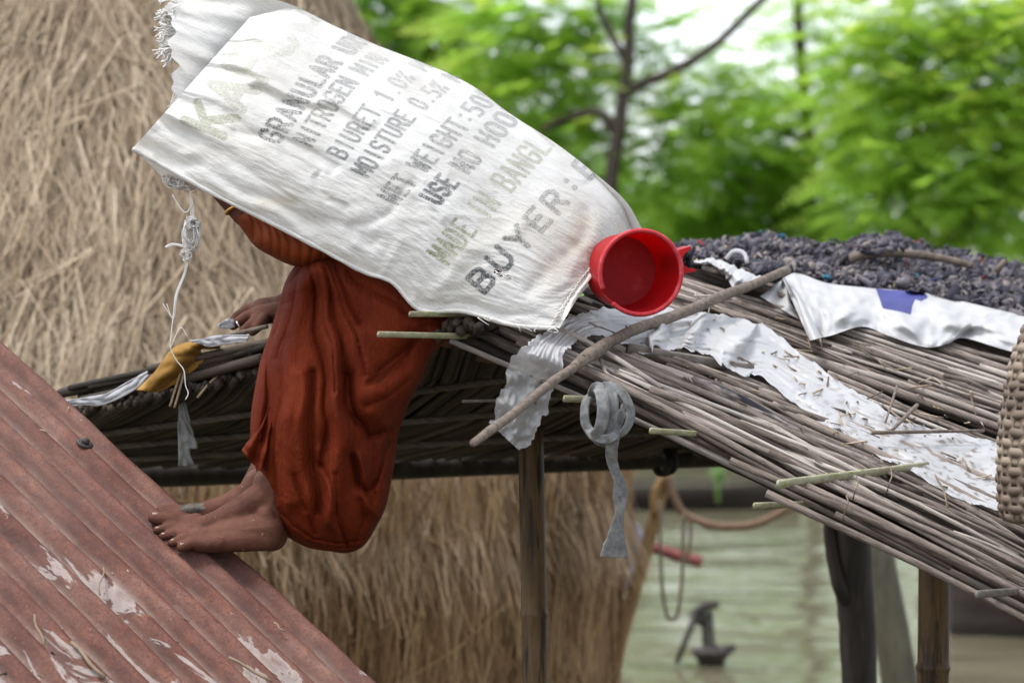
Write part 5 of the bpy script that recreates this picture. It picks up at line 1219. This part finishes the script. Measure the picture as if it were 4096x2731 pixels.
ribbon([(2425, 1733, b - .02), (2452, 1752, b - .045), (2446, 1800, b - .04), (2452, 1850, b - .03), (2470, 1898, b - .03), (2480, 1935, b - .03), (2480, 1990, b - .03), (2478, 2045, b - .03), (2466, 2110, b - .03), (2460, 2165, b - .03), (2456, 2200, b - .03), (2453, 2228, b - .03)], [22, 25, 24, 20, 14, 26, 31, 19, 28, 46, 58, 65], 7, 110, g, (.2, -.5), seed=5)
ribbon([(2440, 1750, b + .0), (2440, 1830, b + .01), (2462, 1900, b + .012), (2478, 1950, b + .01)], [15, 16, 15, 10], 6, 30, g, (.6, 0), seed=6)
g.mk('cloth_strip', M['grey_cloth'], None, label='grey cloth strip knotted round a batten end with its tail hanging', cat='cloth strip')

# ------------------------------------------------------------------ wicker basket at the right edge
def basket():
    d = 4.02; cxp = 4345; base = W(cxp, 2085, d); top = W(cxp, 1180, d)
    root = empty('wicker_basket', base, 'tall woven cane basket standing at the right end of the stick roof', 'basket')
    H = top.z - base.z; tilt = Vector((.03, 0, 0))
    def rad_z(h):   # h 0..1
        return R(np.interp(h, [0, .06, .2, .4, .6, .75, .9, 1], [325, 352, 368, 375, 365, 345, 300, 272]), d)
    g = G(); rng = random.Random(4); rows = 24; ns = 30
    for r in range(rows):
        h0, h1 = r / rows, (r + .94) / rows; n = ns * 6; V = []; F = []
        for i in range(n + 1):
            a = 2 * math.pi * i / n + .02 * r; wv = .0026 * math.cos(a * ns / 2 + math.pi * r)
            for hh, e in ((h0, -.0012), ((h0 + h1) / 2, .0010), (h1, -.0012)):
                rr = rad_z(hh) + wv + e; V.append(base + Vector((rr * math.cos(a), rr * math.sin(a), hh * H)) + tilt * hh + Vector((0, 0, .0025 * nz(a * 3, r))))
        for i in range(n):
            for k in range(2): F.append((i * 3 + k, i * 3 + 3 + k, i * 3 + 4 + k, i * 3 + 1 + k))
        g.add((V, F), rng.random())
    o = g.mk('cane_weave', M['weave'], root); md = o.modifiers.new('s', 'SOLIDIFY'); md.thickness = .0016
    g = G()
    for s in range(ns):
        a = 2 * math.pi * (s + .5) / ns; V = []; F = []
        for i, hh in enumerate(np.linspace(0, 1.0, 24)):
            rr = rad_z(hh) - .0005; c = base + Vector((rr * math.cos(a), rr * math.sin(a), hh * H)) + tilt * hh; tg = Vector((-math.sin(a), math.cos(a), 0)) * .0075
            V += [c - tg, c + tg]
            if i: F.append((2 * i - 2, 2 * i - 1, 2 * i + 1, 2 * i))
        g.add((V, F), rng.random() * .6)
    o = g.mk('stave', M['weave'], root); md = o.modifiers.new('s', 'SOLIDIFY'); md.thickness = .0014
    g = G()
    for k, hh in enumerate((.965, .985, 1.0)):
        P = [base + Vector(((rad_z(hh) + .004) * math.cos(a), (rad_z(hh) + .004) * math.sin(a), hh * H + .003 * math.sin(a * 11 + k))) + tilt for a in np.linspace(0, 2 * math.pi, 80)]; g.add(tube(P, .0045, 7, caps=False), .6)
    g.mk('rim', M['weave'], root)
    V = [base + Vector((rad_z(0) * f * math.cos(a), rad_z(0) * f * math.sin(a), .004)) for a in np.linspace(0, 2 * math.pi, 40, endpoint=False) for f in (0.02, .5, 1)]
    mk('basket_base', V, gridF(40, 3, True), M['weave'], root, attrs={'rnd': [.3] * len(V)})
basket()

# ------------------------------------------------------------------ scraps on the far-left end of the roof
def patch(name, up, lo, n, m, dfun, mat, **k):
    U, L = np.array(cr(up, n)), np.array(cr(lo, n)); V = []
    for i in range(n):
        for j in range(m): x, y = lerp(U[i], L[i], j / (m - 1)); V.append(W(x, y, dfun(x, y, i / (n - 1), j / (m - 1))))
    o = mk(name, V, gridF(n, m), mat, **k); md = o.modifiers.new('s', 'SOLIDIFY'); md.thickness = .002; return o
ed = lambda x: 5.0 - .36 * (x - 215) / 1635
patch('yellow_cloth', [(548, 1562), (620, 1490), (670, 1420), (720, 1380), (800, 1362), (880, 1370)], [(640, 1566), (705, 1532), (800, 1462), (818, 1425), (806, 1398), (880, 1394)], 60, 16, lambda x, y, s, t: ed(x) - .12 - .04 * math.sin(math.pi * min(1, t + .2)) + .01 * nz(s * 9, t * 4), M['yellow'], label='mustard yellow cloth bunched over the far-left roof edge', cat='cloth')
patch('white_paper', [(755, 1365), (820, 1352), (900, 1340), (1000, 1338)], [(790, 1372), (840, 1388), (900, 1378), (990, 1366)], 40, 10, lambda x, y, s, t: ed(x) - .17 + .006 * nz(s * 7, t * 3), M['paper'], label='crumpled white sheet on the roof edge below the hand', cat='scrap')
patch('white_plastic_strip', [(225, 1605), (320, 1592), (420, 1575), (520, 1520), (592, 1486)], [(230, 1632), (330, 1622), (420, 1618), (540, 1560), (595, 1505)], 60, 12, lambda x, y, s, t: ed(x) - .10 + .006 * nz(s * 9, t * 3), M['paper'], label='white plastic strip curling up along the far-left roof edge', cat='plastic strip')
patch('paper_scrap', [(868, 1302), (900, 1280), (935, 1275)], [(880, 1312), (910, 1316), (940, 1308)], 16, 8, lambda x, y, s, t: 4.77 + .004 * nz(s * 6, t * 6), M['paper'], label='torn white scrap held between the fingertips of the hand', cat='scrap')
patch('hanging_rag', [(716, 1560), (714, 1640), (712, 1740), (714, 1865)], [(726, 1570), (748, 1640), (772, 1730), (790, 1790), (760, 1800), (776, 1862)], 60, 12, lambda x, y, s, t: 4.86 + .006 * nz(s * 11, t * 3), M['rag'], label='thin torn grey rag hanging below the far-left roof edge', cat='rag')
for (pts, r, lab) in [([(905, 1342), (985, 1325), (1070, 1305)], 9, 'dark stick under the hand on the far-left roof edge'), ([(790, 1590), (840, 1530), (900, 1480), (960, 1450)], 5, 'pale forked twig drooping under the far-left roof edge'), ([(722, 1490), (700, 1560), (680, 1625)], 5, 'left one of two straws dangling beside the grey rag'), ([(740, 1480), (718, 1560), (698, 1630)], 5, 'right one of two straws dangling beside the grey rag')]:
    g = G(); g.add(tube(cr([W(x, y, ed(x) - .13) for x, y in pts], 10), R(r, 4.8), 7), .6); g.mk('twig', M['branch'] if r > 6 else M['straw'], None, label=lab, cat='twig')

# ------------------------------------------------------------------ things standing in the flood water
def trunk_post():
    g = G(); d = 6.2; random.seed(3)
    P = cr([W(3400, 1940, d), W(3405, 2150, d), W(3418, 2350, d), W(3432, 2550, d), W(3440, 2900, d), W(3440, 3450, d)], 26); P[-1].z = -.05
    g.add(tube(P, [R(lerp(86, 66, i / 25), d) for i in range(26)], 14, jit=.03))
    g.add(tube(cr([W(3318, 2068, d - .02), W(3322, 2160, d - .02), W(3345, 2290, d - .03), W(3370, 2370, d - .03), W(3420, 2440, d - .01)], 14), [R(r, d) for r in np.linspace(24, 34, 14)], 9, jit=.05))
    g.add(tube([W(3315, 2085, d - .02), W(3345, 2095, d - .02), W(3375, 2095, d - .02)], R(26, d), 8))
    g.mk('forked_post', M['wet_wood'], None, label='dark forked wooden post standing beneath the right roof slope', cat='post')
    g = G(); d = 8.3; g.add(tube(cr([W(3470, 1990, d), W(3520, 2250, d), W(3570, 2550, d), W(3620, 2900, d), W(3640, 3240, d)], 14), [R(r, d) for r in np.linspace(55, 88, 14)], 12, jit=.03)); g.mk('leaning_trunk', M['grey_wood'], None, label='grey green leaning trunk just behind the dark forked post', cat='trunk')
trunk_post()
def hand_pump():
    d = 12.3; base = W(2840, 2672, d); base.z = -.3
    root = empty('hand_pump', base, 'black iron hand pump standing in the flood water', 'hand pump')
    g = G(); x = base.x
    c = lambda px, py, dd=0: W(px, py, d + dd)
    P = [c(2845, 2672), c(2845, 2640), c(2845, 2632), c(2845, 2608), c(2845, 2596), c(2845, 2590), c(2845, 2575)]
    P = [Vector((P[0].x, d, -.3))] + P
    g.add(tube(P, [R(r, d) for r in (52, 52, 54, 62, 80, 78, 40, 30)], 20)); g.mk('barrel', M['iron'], root)
    g = G(); g.add(tube([c(2850, 2590), c(2846, 2500), c(2840, 2440)], [R(10, d), R(9, d), R(10, d)], 10)); g.add(tube([c(2822, 2590, .02), c(2822, 2500, .02), c(2818, 2450, .02)], R(13, d), 10)); g.mk('pump_rod', M['iron'], root)
    g = G(); g.add(tube(cr([c(2775, 2470), c(2800, 2435), c(2835, 2420), c(2875, 2418)], 12), [R(r, d) for r in np.linspace(24, 14, 12)], 10)); g.add(tube([c(2778, 2455), c(2790, 2480), c(2815, 2500)], [R(20, d), R(17, d), R(12, d)], 8)); g.mk('pump_head', M['iron'], root)
    g = G(); g.add(tube([c(2782, 2460, -.03), c(2742, 2560, -.03), c(2706, 2650, -.03)], [R(15, d), R(12, d), R(11, d)], 10)); g.mk('handle', M['iron'], root)
    g = G(); g.add(tube(cr([c(2895, 2600), c(2915, 2598), c(2928, 2590), c(2930, 2575)], 8), [R(r, d) for r in (26, 24, 20, 16, 15, 14, 12, 10)], 10)); g.mk('spout', M['iron'], root)
hand_pump()
def rope_pole():
    d = 9.6; b = W(2440, 2731, d); b.z = .05
    root = empty('bamboo_pole', Vector((W(2415, 2731, d).x, d, .1)), 'slanting yellow bamboo pole with a forked top at the haystack edge', 'pole')
    g = G(); P = cr([W(2380, 2950, d), W(2440, 2731, d), W(2480, 2560, d), W(2570, 2250, d), W(2640, 1990, d), W(2668, 1895, d)], 24)
    g.add(tube(P, [R(lerp(34, 24, i / 23), d) * (1.12 if i in (7, 14) else 1) for i in range(24)], 10)); g.mk('culm', M['bamboo_pale'], root)
    g = G(); g.add(tube(cr([W(2622, 2060, d - .03), W(2615, 1990, d - .03), W(2640, 1930, d - .03), W(2668, 1890, d - .03)], 10), R(17, d), 8)); g.mk('fork', M['bamboo_pale'], root)
    g = G(); g.add(tube(cr([W(2672, 1905, d - .05), W(2690, 1975, d - .05), W(2735, 2052, d - .05), W(2830, 2096, d - .06), W(2930, 2106, d - .08), (W(3040, 2090, d - .1)), W(3180, 2010, d - .12), W(3420, 1800, d - .15)], 50), [R(17, d)] * 50, 9)); g.mk('rope', M['rope'], None, label='thick brown rope sagging from the bamboo pole over the water', cat='rope')
    g = G()
    for pts in ([(2735, 2050), (2732, 2200), (2726, 2350), (2710, 2455), (2690, 2475), (2668, 2460), (2650, 2350), (2642, 2200), (2640, 2000)], [(2760, 2070), (2762, 2150), (2748, 2260)]): g.add(tube(cr([W(x, y, d - .08) for x, y in pts], 40), R(7, d), 6))
    g.mk('cord_loop', M['string'], None, label='thin dark cord hanging in a loop from the sagging rope', cat='cord')
    g = G(); dd = 5.9
    g.add(tube(cr([W(2690, 1790, dd - .13), W(2700, 1830, dd - .15), W(2690, 1880, dd - .12), W(2640, 1892, dd - .12), W(2622, 1870, dd - .12)], 16), R(15, dd), 7)); g.add(tube(cr([W(2660, 1790, dd - .12), W(2680, 1850, dd - .16), W(2655, 1895, dd - .12)], 12), R(14, dd), 7))
    g.mk('cord_knot', M['cord'], None, label='black cord knotted round the dark beam above the bamboo pole', cat='cord')
    g = G(); e = 10.2; g.add(tube(cr([W(2540, 2160, e), W(2640, 2200, e), W(2720, 2225, e), W(2805, 2248, e)], 12), [R(r, e) for r in np.linspace(22, 24, 12)], 9)); g.mk('red_paddle', M['redwood'], None, label='dull red stick jutting over the water behind the bamboo pole', cat='stick')
    patch('plastic_bag', [(2440, 1960), (2470, 2010), (2490, 2120), (2480, 2250), (2480, 2370)], [(2452, 1965), (2515, 2050), (2580, 2160), (2540, 2300), (2530, 2365)], 40, 14, lambda x, y, s, t: 9.7 - .08 * math.sin(math.pi * t) + .03 * nz(s * 7, t * 4), M['bag'], label='white blue and yellow plastic bag at the right edge of the haystack', cat='plastic bag')
rope_pole()
def boat(name, x0, x1, d, h, label, tip=.12):
    root = None; n = 40; V = []; m = 8
    for i in range(n):
        s = i / (n - 1); x = lerp(x0, x1, s); wdt = .55 * math.sin(math.pi * min(max(s, .02), .98)) ** .45; sh = h * (1 + .5 * (2 * s - 1) ** 4)
        for k in range(m):
            a = k / (m - 1) * math.pi; c = -math.cos(a)
            V.append((x, d + c * wdt, -.18 + (sh + .18) * abs(c) ** 1.6))
    root = empty(name, ((x0 + x1) / 2, d, 0), label, 'boat')
    o = mk('hull', V, gridF(n, m), M['hull'], root); md = o.modifiers.new('s', 'SOLIDIFY'); md.thickness = .03
    g = G(); 
    for sd in (0, m - 1): g.add(tube([Vector(V[i * m + sd]) for i in range(n)], .022, 6))
    g.mk('gunwale', M['grey_wood'], root)
xb0, xb1 = W(2150, 0, 24).x, W(3190, 0, 24).x
boat('wooden_boat', xb0, xb1, 24.0, .22, 'long low dark wooden boat moored along the far bank')
xb0 = W(3870, 0, 13).x; boat('wooden_boat', xb0, xb0 + 4.6, 13.6, .30, 'dark tarred boat end at the right edge of the water')
def reed():
    g = G(); d = 23.0; g.add(tube([W(2872, 2010, d), W(2868, 1930, d), W(2872, 1885, d)], R(8, d), 6), .5); rng = random.Random(3)
    for k in range(16):
        c = W(2872 + rng.uniform(-25, 25), 1895 + rng.uniform(-20, 25), d + rng.uniform(-.1, .1)); a = Vector((rng.gauss(0, 1), rng.gauss(0, .6), rng.gauss(0, .8))).normalized() * R(34, d); b = Vector((0, 0, 1)).cross(a).normalized() * R(15, d) + Vector((0, 0, R(6, d)))
        g.add(([c - a, c + b, c + a, c - b], [(0, 1, 2, 3)]), rng.uniform(.1, .35))
    g.mk('water_plant', M['leaf_far'], None, label='small green leafy plant growing by the far boat', cat='plant')
reed()
